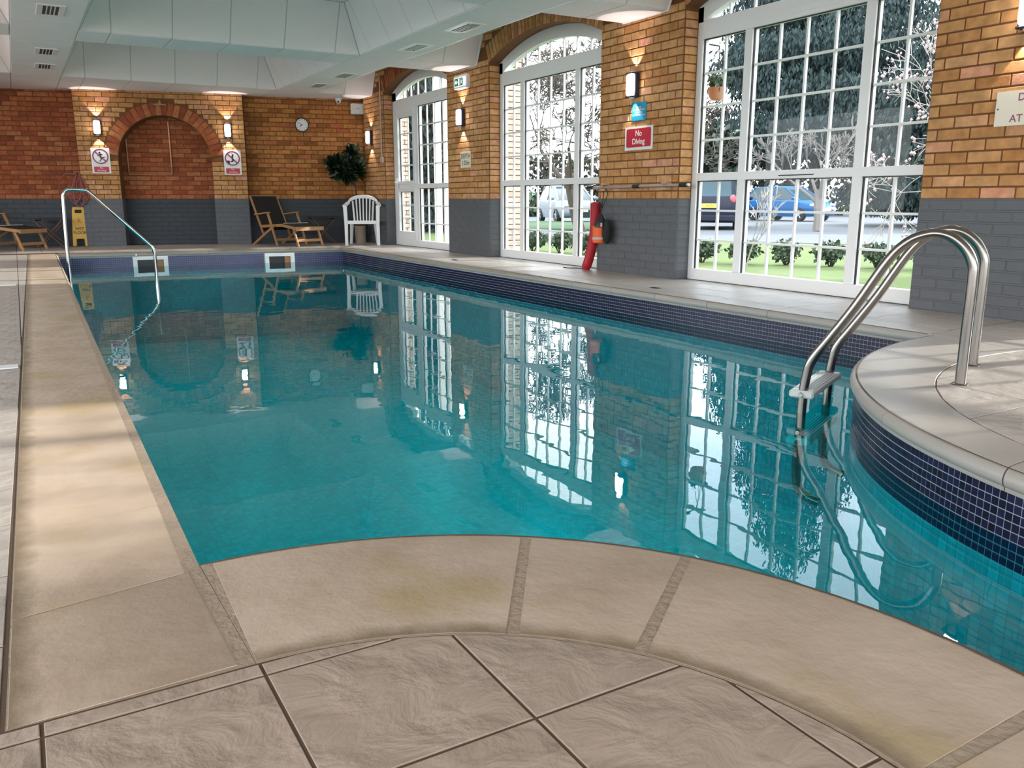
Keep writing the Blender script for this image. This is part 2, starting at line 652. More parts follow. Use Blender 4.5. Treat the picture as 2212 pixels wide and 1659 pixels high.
def clip(poly, a, b, c):
    """keep the part of a polygon where a x + b y <= c"""
    out = []
    n = len(poly)
    for i in range(n):
        p, q = poly[i], poly[(i + 1) % n]
        dp, dq = a * p[0] + b * p[1] - c, a * q[0] + b * q[1] - c
        if dp <= 0:
            out.append(p)
        if (dp < 0) != (dq < 0) and dp != dq:
            t = dp / (dp - dq)
            out.append((p[0] + (q[0] - p[0]) * t, p[1] + (q[1] - p[1]) * t))
    res = []
    for p in out:
        if not res or hypot(p[0] - res[-1][0], p[1] - res[-1][1]) > 1e-4:
            res.append(p)
    if len(res) > 1 and hypot(res[0][0] - res[-1][0], res[0][1] - res[-1][1]) < 1e-4:
        res.pop()
    return res


def parea(p):
    return 0.5 * sum(p[i][0] * p[(i + 1) % len(p)][1] - p[(i + 1) % len(p)][0] * p[i][1] for i in range(len(p)))


# ------------------------------------------------------------------ brickwork
BR_CACHE = {}
CH = 0.075            # course height
BL = 0.225            # stretcher with joint


def brick_mesh(w, h, m):
    k = (round(w, 3), round(h, 3), m.name)
    if k not in BR_CACHE:
        b = MB()
        b.box(-w / 2, w / 2, -h / 2, h / 2, -0.010, 0.006, None, 0.003)
        BR_CACHE[k] = b.mesh('brick', m)
    return BR_CACHE[k]


def brick_field(parent, F, lim, z0, z1, m_up, m_low=B_GREY, dado=0.75, half=0.0, header=False):
    """courses of bricks on the plane F (local x along the wall, local y up, local z out); lim(z_lo, z_hi) gives the runs of the course"""
    rows = int(round((z1 - z0) / CH))
    for r in range(rows):
        zl = z0 + r * CH
        for (a, b) in lim(zl, zl + CH):
            if header:
                cuts = [a, b]
            else:
                start = half + (BL / 2 if r % 2 else 0.0)
                k = math.floor((a - start) / BL)
                cuts = [a]
                x = start + (k + 1) * BL
                while x < b - 1e-6:
                    if x - cuts[-1] > 0.03:
                        cuts.append(x)
                    x += BL
                if b - cuts[-1] < 0.03 and len(cuts) > 1:
                    cuts.pop()
                cuts.append(b)
            for c, d in zip(cuts[:-1], cuts[1:]):
                w = d - c - 0.010
                if w < 0.02:
                    continue
                me = brick_mesh(w, CH - 0.011, m_low if zl < dado - 0.01 else m_up)
                o = obj('brick', me, parent)
                o.matrix_local = F @ Matrix.Translation(((c + d) / 2, zl + CH / 2, rnd(-0.0008, 0.0012)))


def const(a, b):
    return lambda zl, zh: [(a, b)]


# right wall: local frame x = -Y (to the viewer's right), y = up, z = -X (into the room)
def RW(y, z=0.0, x=5.36):
    return frame((x, y, z), (0, -1, 0), (-1, 0, 0))


XF, XB = 5.36, 5.62
Z_TOP = 3.0
SPR, CROWN = 2.43, 2.668
OPEN = {1: (10.978, 13.342), 2: (7.366, 9.765), 3: (3.640, 6.111), 4: (0.0, 2.41)}


def arch_geo(k):
    y0, y1 = OPEN[k]
    c, hw = (y0 + y1) / 2, (y1 - y0) / 2
    s = CROWN - SPR
    R = (hw * hw + s * s) / (2 * s)
    return c, hw, R, CROWN - R


PIERS = [('brick_pier', 13.342, 14.25, 'brick pier end between the garden door and the far corner', True),
         ('brick_pier', 9.765, 10.978, 'brick pier carrying the green exit sign', True),
         ('brick_pier', 6.111, 7.366, 'brick pier carrying the red No Diving sign', True),
         ('brick_pier', 2.41, 3.640, 'brick pier behind the pool ladder with the large depth sign', True)]
for i, (nm, y0, y1, lab, _) in enumerate(PIERS):
    up = MB().box(XF, XB, y0, y1, 0.75, Z_TOP)
    root = up.build(nm, MORTAR)
    tag(root, lab + ', grey painted below', 'wall', kind='structure')
    lo = MB().box(XF - 0.0015, XB, y0 - 0.0015, y1 + 0.0015, -0.02, 0.752)
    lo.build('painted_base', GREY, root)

    def lim(zl, zh, y0=y0, y1=y1, i=i):
        a, b = -y1, -y0
        if zl > SPR - 0.01:
            # above the springing the field runs out over the openings as far as the ring of soldier bricks
            for k in (1, 2, 3, 4):
                c, hw, R, cz = arch_geo(k)
                Ro = R + 0.22
                if zh < cz + Ro:
                    dy = sqrt(max(Ro * Ro - (zl - cz) ** 2, 0))
                    if abs(y0 - OPEN[k][1]) < 0.02:
                        b = -(max(min(c + dy, y0 + 0.5), c))
                    if abs(y1 - OPEN[k][0]) < 0.02:
                        a = -(min(max(c - dy, y1 - 0.5), c))
        return [(a, b)]
    brick_field(root, frame((XF, 0, 0), (0, -1, 0), (-1, 0, 0)), lim, 0, 2.925, B_TAN, half=0.05 * i)
    if i > 0:
        # returns of the opening, one header per course, facing the camera end
        F = frame((XF, y0, 0), (1, 0, 0), (0, -1, 0))
        brick_field(root, F, const(0.004, 0.155), 0, 2.40, B_TAN, header=True)
        F = frame((XF, y1, 0), (-1, 0, 0), (0, 1, 0))
        brick_field(root, F, const(-0.155, -0.004), 0, 2.40, B_TAN, header=True)
    else:
        F = frame((XF, y0, 0), (1, 0, 0), (0, -1, 0))
        brick_field(root, F, const(0.004, 0.155), 0, 2.40, B_TAN, header=True)

# spandrels over the openings with a ring of soldier bricks
for k in (1, 2, 3, 4):
    c, hw, R, cz = arch_geo(k)
    N = 28
    arc = [(c + R * sin(-math.asin(hw / R) + 2 * math.asin(hw / R) * i / N), cz + R * cos(-math.asin(hw / R) + 2 * math.asin(hw / R) * i / N)) for i in range(N + 1)]
    poly = [(y, z) for y, z in arc] + [(c + hw, Z_TOP), (c - hw, Z_TOP)]
    F = Matrix(((0, 0, 1, XF), (1, 0, 0, 0), (0, 1, 0, 0), (0, 0, 0, 1)))
    sp = MB().prism([(p[0], p[1]) for p in poly], 0.0, XB - XF, F)
    root = sp.build('wall_right' if k == 1 else 'wall_right', MORTAR)
    tag(root, ['arched brick head over the garden door', 'arched brick head over the middle window', 'arched brick head over the big window by the ladder', 'brick head over the opening nearest the camera'][k - 1], 'wall', kind='structure')
    if k == 4:
        continue
    a0 = math.asin(hw / R)
    n = int(2 * a0 * R / 0.076)
    me = brick_mesh(0.066, 0.21, B_TAN if k > 1 else B_RED)
    for i in range(n):
        a = -a0 + 2 * a0 * (i + 0.5) / n
        ctr = (XF, c + (R + 0.108) * sin(a), cz + (R + 0.108) * cos(a))
        M = frame(ctr, (0, -cos(a), sin(a)), (-1, 0, 0))
        o = obj('brick', me, root)
        o.matrix_local = M @ Matrix.Translation((0, 0, 0.001))

# hidden stretches of the right wall
tag(MB().box(XF, XB, -3.2, 0.0, -0.02, Z_TOP).build('wall_right', B_GREY), 'plain stretch of side wall behind the camera', 'wall', kind='structure')

# ------------------------------------------------------------------ far wall (turned 14 degrees)
UX = Vector((1, -0.25, 0)).normalized()
NR = Vector((-0.25, -1, 0)).normalized()
ORG = Vector((0, 15.8, 0))


def FW(u, z=0.0, d=0.0):
    p = ORG + UX * u + NR * d
    return frame((p.x, p.y, z), UX, NR)


PU0, PU1, PD = 1.045, 3.595, 0.243
NU0, NU1, NC, NRAD, NZ = 1.63, 3.045, 2.3375, 0.7075, 1.36

# recess on the right of the arched pier
root = MB().box(PU1 - 0.1, 5.9, 0.75, Z_TOP, -0.3, 0.0).build('wall_far', MORTAR, None, FW(0))
tag(root, 'brick wall with the clock, grey painted below', 'wall', kind='structure')
MB().box(PU1 - 0.1, 5.9, -0.02, 0.752, -0.3, 0.0015).build('painted_base', GREY_SHADED, root)
brick_field(root, Matrix.Identity(4), const(PU1, 5.62), 0, 2.475, B_MIX, B_SHADED, half=0.06)
# left of the pier
root = MB().box(-4.0, PU0 + 0.1, 0.75, Z_TOP, -0.3, 0.0).build('wall_far', MORTAR, None, FW(0))
tag(root, 'dark red brick wall behind the hose, grey painted below, shade in its colour', 'wall', kind='structure')
MB().box(-4.0, PU0 + 0.1, -0.02, 0.752, -0.3, 0.0015).build('painted_base', GREY_SHADED, root)
brick_field(root, Matrix.Identity(4), const(-0.75, PU0), 0, 2.475, B_RED, B_SHADED, half=0.11)
# niche back
root = MB().box(NU0 - 0.15, NU1 + 0.15, 0.75, 2.3, -0.3, 0.0).build('wall_far', MORTAR, None, FW(0, 0, -0.12))
tag(root, 'red brick back of the arched niche', 'wall', kind='structure')
MB().box(NU0 - 0.15, NU1 + 0.15, -0.02, 0.752, -0.3, 0.0015).build('painted_base', GREY_SHADED, root)
brick_field(root, Matrix.Identity(4), const(NU0 - 0.12, NU1 + 0.12), 0, 2.175, B_RED, B_SHADED, half=0.02)
# arched pier
arcp = [(NC + NRAD * cos(pi * i / 24), NZ + NRAD * sin(pi * i / 24)) for i in range(25)]
poly = [(PU0, 0.75), (NU0, 0.75)] + arcp[::-1] + [(NU1, 0.75), (PU1, 0.75), (PU1, Z_TOP), (PU0, Z_TOP)]
root = MB().prism(poly, -0.36, 0.0).build('brick_pier', MORTAR, None, FW(0, 0, PD))
tag(root, 'broad brick pier with an arched niche in the far wall', 'wall', kind='structure')
lo = MB().box(PU0 - 0.0015, NU0, -0.02, 0.752, -0.36, 0.0015).box(NU1, PU1 + 0.0015, -0.02, 0.752, -0.36, 0.0015)
lo.build('painted_base', GREY, root)


def pier_lim(zl, zh):
    if zh <= NZ + 0.06:
        return [(PU0, NU0), (NU1, PU1)]
    ro = NRAD + 0.205
    z = zl if zl > NZ else NZ
    if z - NZ >= ro:
        return [(PU0, PU1)]
    w = sqrt(ro * ro - (z - NZ) ** 2)
    return [(PU0, NC - w), (NC + w, PU1)]


brick_field(root, Matrix.Identity(4), pier_lim, 0, 2.475, B_TAN, half=0.02)
me = brick_mesh(0.083, 0.195, B_RED)
nv = 26
for i in range(nv):
    a = radians(6) + radians(168) * (i + 0.5) / nv
    rr = NRAD + 0.1
    M = frame((NC + rr * cos(a), NZ + rr * sin(a), 0.001), (-sin(a), cos(a), 0), (0, 0, 1))
    obj('brick', me, root).matrix_local = M
# bricks on the two niche jambs and the pier ends
for (u, ex, nn) in ((NU0, (0, 0, 1), (1, 0, 0)), (NU1, (0, 0, -1), (-1, 0, 0))):
    F = frame((u, 0, 0), ex, nn)
    l = const(-0.24, -0.004) if ex[2] > 0 else const(0.004, 0.24)
    brick_field(root, F, l, 0, 1.35, B_TAN, header=True)
for (u, ex, nn) in ((PU0, (0, 0, -1), (-1, 0, 0)), (PU1, (0, 0, 1), (1, 0, 0))):
    F = frame((u, 0, 0), ex, nn)
    l = const(0.004, 0.24) if ex[2] < 0 else const(-0.24, -0.004)
    brick_field(root, F, l, 0, 2.475, B_TAN, header=True)

# rest of the unseen room shell, its wide openings added to let in daylight
w = MB()
for a, b in ((-3.2, -2.9), (1.2, 1.5), (5.4, 5.7), (9.6, 9.9), (13.6, 17.2)):
    w.box(-3.3, -3.0, a, b, -0.02, Z_TOP)
w.box(-3.3, -3.0, -3.2, 17.2, 2.42, Z_TOP)
tag(w.build('wall_left', B_GREY), 'long wall on the side away from the garden, with wide openings added for daylight', 'wall', kind='structure')
w = MB()
for a, b in ((-3.3, -2.9), (1.0, 1.3), (5.3, 5.62)):  # gaps between these uprights added as a source of daylight
    w.box(a, b, -3.4, -3.2, -0.02, Z_TOP)
w.box(-3.3, 5.76, -3.4, -3.2, 2.42, Z_TOP)
tag(w.build('wall_back', B_GREY), 'end wall behind the camera with tall openings added for daylight', 'wall', kind='structure')

# ------------------------------------------------------------------ pool outline
A_C, A_RI, A_O, A_RO = (0.290, 0.700), 1.065, (0.265, 0.605), 0.688     # quarter circle by the camera: inner edge, outer edge
P_C, P_RI, P_O, P_RO = (4.513, 0.595), 2.255, (4.122, 0.673), 1.630     # curved platform: pool edge, inner edge of the coping
NL, FL, FR = (0.253, 1.762), (0.445, 13.42), (4.44, 12.98)
XR = 4.415
OUT = []
OUT.append(FL)
OUT.append(NL)
for i in range(1, 25):
    a = radians(92 - 92 * i / 24)
    OUT.append((A_C[0] + A_RI * cos(a), A_C[1] + A_RI * sin(a)))
OUT.append((1.355, -1.2))
OUT.append((2.258, -1.2))
a_end = atan2(sqrt(P_RI ** 2 - (XR - P_C[0]) ** 2), XR - P_C[0])
for i in range(0, 49):
    a = pi + (a_end - pi) * i / 48
    OUT.append((P_C[0] + P_RI * cos(a), P_C[1] + P_RI * sin(a)))
OUT.append(FR)
# OUT runs counter-clockwise: down the near-left side, round the camera, the platform, up the right side
WALL = inset_poly(OUT, -0.026)
ZW = -0.212


def strip_walls(loop, z0, z1, m, name, flip=False):
    vs, fs, uv = [], [], []
    n = len(loop)
    s = 0.0
    for i in range(n):
        p, q = loop[i], loop[(i + 1) % n]
        L = hypot(q[0] - p[0], q[1] - p[1])
        o = len(vs)
        vs += [(p[0], p[1], z0), (q[0], q[1], z0), (q[0], q[1], z1), (p[0], p[1], z1)]
        fs.append((o + 3, o + 2, o + 1, o))
        uv += [(s, z1), (s + L, z1), (s + L, z0), (s, z0)]
        s += L
    me = bpy.data.meshes.new(name)
    me.from_pydata(vs, [], fs)
    me.materials.append(m)
    ul = me.uv_layers.new(name='UVMap')
    for i, c in enumerate(uv):
        ul.data[i].uv = c
    return me


DEPTH = -1.35
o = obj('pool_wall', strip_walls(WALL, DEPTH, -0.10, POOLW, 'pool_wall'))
tag(o, 'turquoise mosaic sides of the pool under the water', 'pool', kind='structure')
me = bpy.data.meshes.new('pool_floor')
tri = tessellate_polygon([[Vector((p[0], p[1], 0)) for p in WALL]])
me.from_pydata([(p[0], p[1], DEPTH) for p in WALL], [], [t[::-1] for t in tri])
bm = bmesh.new()
bm.from_mesh(me)
bmesh.ops.recalc_face_normals(bm, faces=bm.faces)
if bm.faces[0].normal.z < 0:
    bmesh.ops.reverse_faces(bm, faces=bm.faces)
bm.to_mesh(me)
bm.free()
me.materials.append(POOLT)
ul = me.uv_layers.new(name='UVMap')
for lp in me.loops:
    v = me.vertices[lp.vertex_index].co
    ul.data[lp.index].uv = (v.x, v.y)
tag(obj('pool_floor', me), 'turquoise mosaic bottom of the pool', 'pool', kind='structure')

me = bpy.data.meshes.new('pool_water')
me.from_pydata([(p[0], p[1], ZW) for p in WALL], [], tri)
bm = bmesh.new()
bm.from_mesh(me)
bmesh.ops.recalc_face_normals(bm, faces=bm.faces)
if bm.faces[0].normal.z < 0:
    bmesh.ops.reverse_faces(bm, faces=bm.faces)
bm.to_mesh(me)
bm.free()
me.materials.append(WATER)
tag(obj('pool_water', me), 'still teal water filling the indoor pool', 'water', kind='stuff')

# ------------------------------------------------------------------ deck
# joint bed under all slabs: one mesh with the pool cut out
bm = bmesh.new()
outer = [(-3.3, -3.4), (5.9, -3.4), (5.9, 17.4), (-3.3, 17.4)]
hole = inset_poly(OUT, -0.02)
for loop in (outer, hole):
    vv = [bm.verts.new((p[0], p[1], -0.0024)) for p in loop]
    for i in range(len(vv)):
        bm.edges.new((vv[i], vv[(i + 1) % len(vv)]))
bmesh.ops.triangle_fill(bm, edges=bm.edges[:], use_beauty=True)
bmesh.ops.recalc_face_normals(bm, faces=bm.faces)
bm.faces.ensure_lookup_table()
if bm.faces[0].normal.z < 0:
    bmesh.ops.reverse_faces(bm, faces=bm.faces)
me = bpy.data.meshes.new('floor')
bm.to_mesh(me)
bm.free()
me.materials.append(GROUT)
floor_a = tag(obj('floor', me), 'stone slab deck round the camera and along the left pool edge', 'floor', kind='structure')
floor_b = tag(MB().box(4.6, 5.5, 2.9, 13.3, -0.016, -0.0022).build('floor', GROUT), 'pale slab deck strip under the garden windows', 'floor', kind='structure')
floor_c = tag(MB().box(-1.2, 5.6, 13.70, 15.9, -0.016, -0.0022).build('floor', GROUT), 'slab deck along the far wall', 'floor', kind='structure')
floor_d = tag(MB().prism([(P_O[0] + (P_RO + .02) * cos(radians(a)), P_O[1] + (P_RO + .02) * sin(radians(a))) for a in range(80, 200, 6)] + [(2.6, -0.3), (5.36, -0.3), (5.36, 2.29)], -0.016, -0.0022).build('floor', GROUT), 'slab deck of the curved platform under the ladder', 'floor', kind='structure')

SP = 0.3165


def slabs(parent, m, keep, x0, x1, y0, y1, ox=-0.049, oy=0.931, sp=SP, gap=0.006):
    i0, i1 = math.floor((x0 - ox) / sp), math.ceil((x1 - ox) / sp)
    j0, j1 = math.floor((y0 - oy) / sp), math.ceil((y1 - oy) / sp)
    for i in range(i0, i1):
        for j in range(j0, j1):
            a, b = ox + i * sp + gap / 2, oy + j * sp + gap / 2
            p = [(a, b), (a + sp - gap, b), (a + sp - gap, b + sp - gap), (a, b + sp - gap)]
            for (ca, cb, cc) in keep:
                p = clip(p, ca, cb, cc)
                if len(p) < 3:
                    break
            if len(p) < 3 or parea(p) < 0.0012:
                continue
            cx, cy = sum(q[0] for q in p) / len(p), sum(q[1] for q in p) / len(p)
            mb = MB().prism([(q[0] - cx, q[1] - cy) for q in p], -0.010, rnd(-0.0006, 0.0004), None, 0.0012, 0.0008)
            mb.build('slab', m, parent, T(cx, cy, 0))


# half planes of the quarter circle by the camera
near = [(0, 1, 1.284), (1, 0, 0.945)]
for i in range(0, 19):
    a = radians(5 * i)
    near.append((cos(a), sin(a), cos(a) * A_O[0] + sin(a) * A_O[1] + A_RO - 0.006))
slabs(floor_a, SLAB, near, -0.75, 0.95, -0.4, 1.29)
# left deck beyond the coping joint line (-0.098,1.3) - (0.077,13.0)
_d = Vector((0.077 + 0.098, 13.0 - 1.3))
left = [(_d.y, -_d.x, _d.y * (-0.098 - 0.006) - _d.x * 1.3)]
slabs(floor_a, SLABL, left + [(0, -1, -1.2885), (0, 1, 13.45)], -0.75, 0.15, 1.25, 13.5)
# right deck
slabs(floor_b, SLABL, [(-1, 0, -4.655), (1, 0, 5.545), (0, -1, -2.90), (0, 1, 13.3)], 4.6, 5.5, 2.9, 13.4)
# far deck
far_keep = [(0.25, 1, 15.805)]
_n = Vector((13.42 - 12.98, 4.44 - 0.445))
slabs(floor_c, SLABL, far_keep + [(-_n.x, -_n.y, -(_n.x * 0.445 + _n.y * 13.42) - 0.29 * _n.length)], -0.75, 5.5, 13.2, 15.9)
# platform
plat = [(1, 0, 5.4)]
for i in range(0, 16):
    a = radians(88 + 7 * i)
    plat.append((cos(a), sin(a), cos(a) * P_O[0] + sin(a) * P_O[1] + P_RO - 0.006))
slabs(floor_d, SLABL, plat, 2.4, 5.4, 0.0, 2.75, ox=2.795, oy=1.63, sp=0.46)
# strip of deck between platform coping and the wall
slabs(floor_d, SLABL, [(0, 1, 2.885), (-1, 0, -4.655), (0, -1, -2.31), (1, 0, 5.36)], 4.6, 5.4, 2.3, 2.95)


# ------------------------------------------------------------------ coping stones
PROF = [(1.0, -0.028, 1), (1.0, -0.004, 1), (0.992, 0.0, 1), (0.040, 0.0, 0), (0.026, -0.003, 0), (0.012, -0.010, 0), (0.003, -0.021, 0), (0.0, -0.034, 0), (0.003, -0.046, 0), (0.010, -0.055, 0), (0.017, -0.060, 0), (0.019, -0.073, 0), (0.05, -0.073, 0)]


def stone(parent, inner, outer, m=STONE, name='coping_stone', prof=PROF):
    """one stone between matching points of the pool edge (inner) and the back edge (outer)"""
    cx = sum(p[0] for p in inner + outer) / (2 * len(inner))
    cy = sum(p[1] for p in inner + outer) / (2 * len(inner))
    vs, fs = [], []
    PR = prof
    n = len(PR)
    dist = []
    for pi_, po in zip(inner, outer):
        a, b = Vector(pi_), Vector(po)
        L = (b - a).length
        for d, z, rel in PR:
            t = d if rel else d / L
            dist.append((1 - t) * L)
            p = a + (b - a) * t
            vs.append((p.x - cx, p.y - cy, z))
    for i in range(len(inner) - 1):
        for k in range(n):
            k2 = (k + 1) % n
            fs.append((i * n + k, (i + 1) * n + k, (i + 1) * n + k2, i * n + k2))
    fs.append(tuple(range(n)))
    fs.append(tuple((len(inner) - 1) * n + k for k in range(n))[::-1])
    mb = MB().add(vs, fs)
    me = mb.mesh(name, m)
    b = bmesh.new()
    b.from_mesh(me)
    bmesh.ops.recalc_face_normals(b, faces=b.faces)
    b.to_mesh(me)
    b.free()
    ul = me.uv_layers.new(name='UVMap')
    for lp in me.loops:
        ul.data[lp.index].uv = (dist[lp.vertex_index], 0.0)
    me.shade_smooth()
    me.set_sharp_from_angle(angle=radians(35))
    return obj(name, me, parent, T(cx, cy, 0))


def bed(name, poly, label, z=-0.0035):
    return tag(MB().prism(poly, -0.03, z).build(name, SAND), label, 'coping', kind='structure')


def lerp(a, b, t):
    return (a[0] + (b[0] - a[0]) * t, a[1] + (b[1] - a[1]) * t)


# left side
LO0, LO1 = (-0.095, 1.292), (0.083, 13.50)
cl = bed('trim_1', [LO0, (0.262, 1.292), (0.252, 1.75), (0.41, 13.42), LO1], 'pinkish stone coping along the left pool edge', -0.0015)
ys = [1.715, 2.165, 2.82, 3.40, 4.0, 4.55, 5.15, 5.75, 6.35, 6.95, 7.55, 8.15, 8.75, 9.35, 9.95, 10.55, 11.15, 11.75, 12.35, 12.95, 13.42]


def left_in(y):
    return (NL[0] + (FL[0] - NL[0]) * (y - NL[1]) / (FL[1] - NL[1]), y)


def left_out(y):
    return (LO0[0] + (LO1[0] - LO0[0]) * (y - LO0[1]) / (LO1[1] - LO0[1]), y)


for a, b in zip(ys[:-1], ys[1:]):
    ga, gb = a + 0.0025, b - 0.0025
    oa, ob = a - 0.055 if a < 3 else a - 0.03, b - 0.055 if b < 3 else b - 0.03
    if b > 13:
        ob = b
    stone(cl, [left_in(ga), left_in(gb)], [left_out(oa + 0.0025), left_out(ob - 0.0025)])
# corner stone by the camera
FLAT = [(1.0, -0.028, 1), (1.0, -0.002, 1), (0.995, 0.0, 1), (0.003, 0.0, 0), (0.0, -0.002, 0), (0.0, -0.028, 0)]
stone(cl, [(0.228, 1.706), (0.236, 1.301)], [(-0.088, 1.654), (-0.093, 1.293)], STONE, 'coping_stone', FLAT)

# quarter circle by the camera
cn = bed('trim_2', [(0.263, 1.292)] + [(A_O[0] + (A_RO - 0.001) * cos(radians(a)), A_O[1] + (A_RO - 0.001) * sin(radians(a))) for a in range(88, -8, -6)] + [(0.953, -1.2), (1.33, -1.2)]
         + [(A_C[0] + (A_RI - 0.03) * cos(radians(a)), A_C[1] + (A_RI - 0.03) * sin(radians(a))) for a in range(-4, 93, 6)], 'curved stone coping closest to the camera', -0.0012)


def arc_stones(parent, ci, ri, co, ro, breaks_i, breaks_o, gap):
    for k in range(len(breaks_i) - 1):
        n = 9
        ins, outs = [], []
        for i in range(n + 1):
            t = i / n
            ai = breaks_i[k] + (breaks_i[k + 1] - breaks_i[k]) * t
            ao = breaks_o[k] + (breaks_o[k + 1] - breaks_o[k]) * t
            si = gap / ri * (1 if breaks_i[k + 1] > breaks_i[k] else -1)
            so = gap / ro * (1 if breaks_i[k + 1] > breaks_i[k] else -1)
            ai += si / 2 * (1 - 2 * t)
            ao += so / 2 * (1 - 2 * t)
            ins.append((ci[0] + ri * cos(ai), ci[1] + ri * sin(ai)))
            outs.append((co[0] + ro * cos(ao), co[1] + ro * sin(ao)))
        stone(parent, ins, outs)


def ang(c, p):
    return atan2(p[1] - c[1], p[0] - c[0])


bi = [radians(91.2), ang(A_C, (0.894, 1.484)), ang(A_C, (1.133, 1.235)), ang(A_C, (1.30, 0.575))]
bo = [radians(91.0), ang(A_O, (0.701, 1.191)), ang(A_O, (0.845, 1.005)), ang(A_O, (0.953, 0.56))]
arc_stones(cn, A_C, A_RI, A_O, A_RO, bi, bo, 0.024)
# straight run on past the edge of the view
for k in range(3):
    ya, yb = 0.55 - 0.58 * k, 0.55 - 0.58 * (k + 1) + 0.02
    stone(cn, [(1.352, ya), (1.355, yb)], [(0.953, ya), (0.953, yb)])

# platform
cp = bed('trim_3', [(P_O[0] + P_RO * cos(radians(a)), P_O[1] + P_RO * sin(radians(a))) for a in range(84, 180, 4)] + [(2.5, -1.2), (2.28, -1.2)]
         + [(P_C[0] + (P_RI - 0.03) * cos(radians(a)), P_C[1] + (P_RI - 0.03) * sin(radians(a))) for a in range(178, 88, -4)], 'curved white stone coping of the ladder platform', -0.004)
pj_i = [(4.40, 2.846), (3.74, 2.73), (3.223, 2.426), (2.9, 2.172), (2.633, 1.87), (2.36, 1.25), (2.258, 0.6)]
pj_o = [(4.36, 2.29), (3.74, 2.26), (3.34, 2.11), (3.10, 1.94), (2.798, 1.635), (2.61, 1.27), (2.50, 0.70)]
PAL = mat('pale_coping_stone', (0.36, 0.33, 0.30), 0.42, vary=0.25, scale=2.6, bump=0.15, bscale=25, rand=0.04, color2=(0.5, 0.42, 0.34))
_S = STONE
STONE = PAL
for k in range(len(pj_i) - 1):
    a0, a1 = ang(P_C, pj_i[k]), ang(P_C, pj_i[k + 1])
    b0, b1 = ang(P_O, pj_o[k]), ang(P_O, pj_o[k + 1])
    if a1 < a0:
        a1 += 2 * pi
    if b1 < b0:
        b1 += 2 * pi
    n = 9
    ins, outs = [], []
    for i in range(n + 1):
        t = i / n
        g = 0.0025 * (1 - 2 * t)
        ai, ao = a0 + (a1 - a0) * t + g / P_RI, b0 + (b1 - b0) * t + g / P_RO
        ins.append((P_C[0] + P_RI * cos(ai), P_C[1] + P_RI * sin(ai)))
        outs.append((P_O[0] + P_RO * cos(ao), P_O[1] + P_RO * sin(ao)))
    stone(cp, ins, outs, PAL)
MB().prism([(4.408, 2.846), (4.366, 2.298), (4.650, 2.298), (4.650, 2.864), (4.418, 2.864)], -0.028, 0.0, None, 0.003, 0.002).build('slab', PAL, floor_d)
for k in range(3):
    stone(cp, [(2.258, 0.595 - 0.6 * k), (2.258, 0.0 - 0.6 * k)], [(2.50, 0.595 - 0.6 * k), (2.50, 0.0 - 0.6 * k)], PAL)
# right side
cr_ = bed('trim_4', [(XR + 0.03, 2.86), (4.645, 2.86), (4.62, 13.05), (4.41, 13.05)], 'pale stone coping along the garden side of the pool', -0.006)
y = 2.87
while y < 12.9:
    y2 = min(y + 0.60, 12.98)
    stone(cr_, [(XR + (y2 - 2.85) * 0.0025, y2 - 0.002), (XR + (y - 2.85) * 0.0025, y + 0.002)], [(4.648, y2 - 0.002), (4.648, y + 0.002)], PAL)
    y = y2
# far side
cf = bed('trim_5', [FR, (FR[0] + 0.2, FR[1] + 0.0), (FR[0] + 0.2, FR[1] + 0.26), (FL[0], FL[1] + 0.29), (FL[0] - 0.36, FL[1] + 0.3), (FL[0] - 0.36, FL[1]), FL], 'stone coping along the far end of the pool', -0.006)
_t = Vector((FR[0] - FL[0], FR[1] - FL[1]))
_nn = Vector((-_t.y, _t.x)).normalized()
nst = 8
for k in range(nst):
    a, b = lerp(FL, FR, k / nst + 0.0006), lerp(FL, FR, (k + 1) / nst - 0.0006)
    stone(cf, [a, b], [(a[0] + _nn.x * 0.28, a[1] + _nn.y * 0.28), (b[0] + _nn.x * 0.28, b[1] + _nn.y * 0.28)], PAL)

# ------------------------------------------------------------------ waterline mosaic
TP, TZ, ROWS = 0.0275, -0.073, 8


def tile_vs():
    s = TP / 2 - 0.0016
    return MB().box(-s, s, -s, s, -0.002, 0.0010, None, 0.0005)


TILE = tile_vs().mesh('tile', NAVY)


def path_points(pts, pitch):
    out, acc = [], pitch / 2
    for p, q in zip(pts[:-1], pts[1:]):
        L = hypot(q[0] - p[0], q[1] - p[1])
        t = acc
        while t <= L:
            out.append(((p[0] + (q[0] - p[0]) * t / L, p[1] + (q[1] - p[1]) * t / L), ((q[0] - p[0]) / L, (q[1] - p[1]) / L)))
            t += pitch
        acc = t - L
    return out


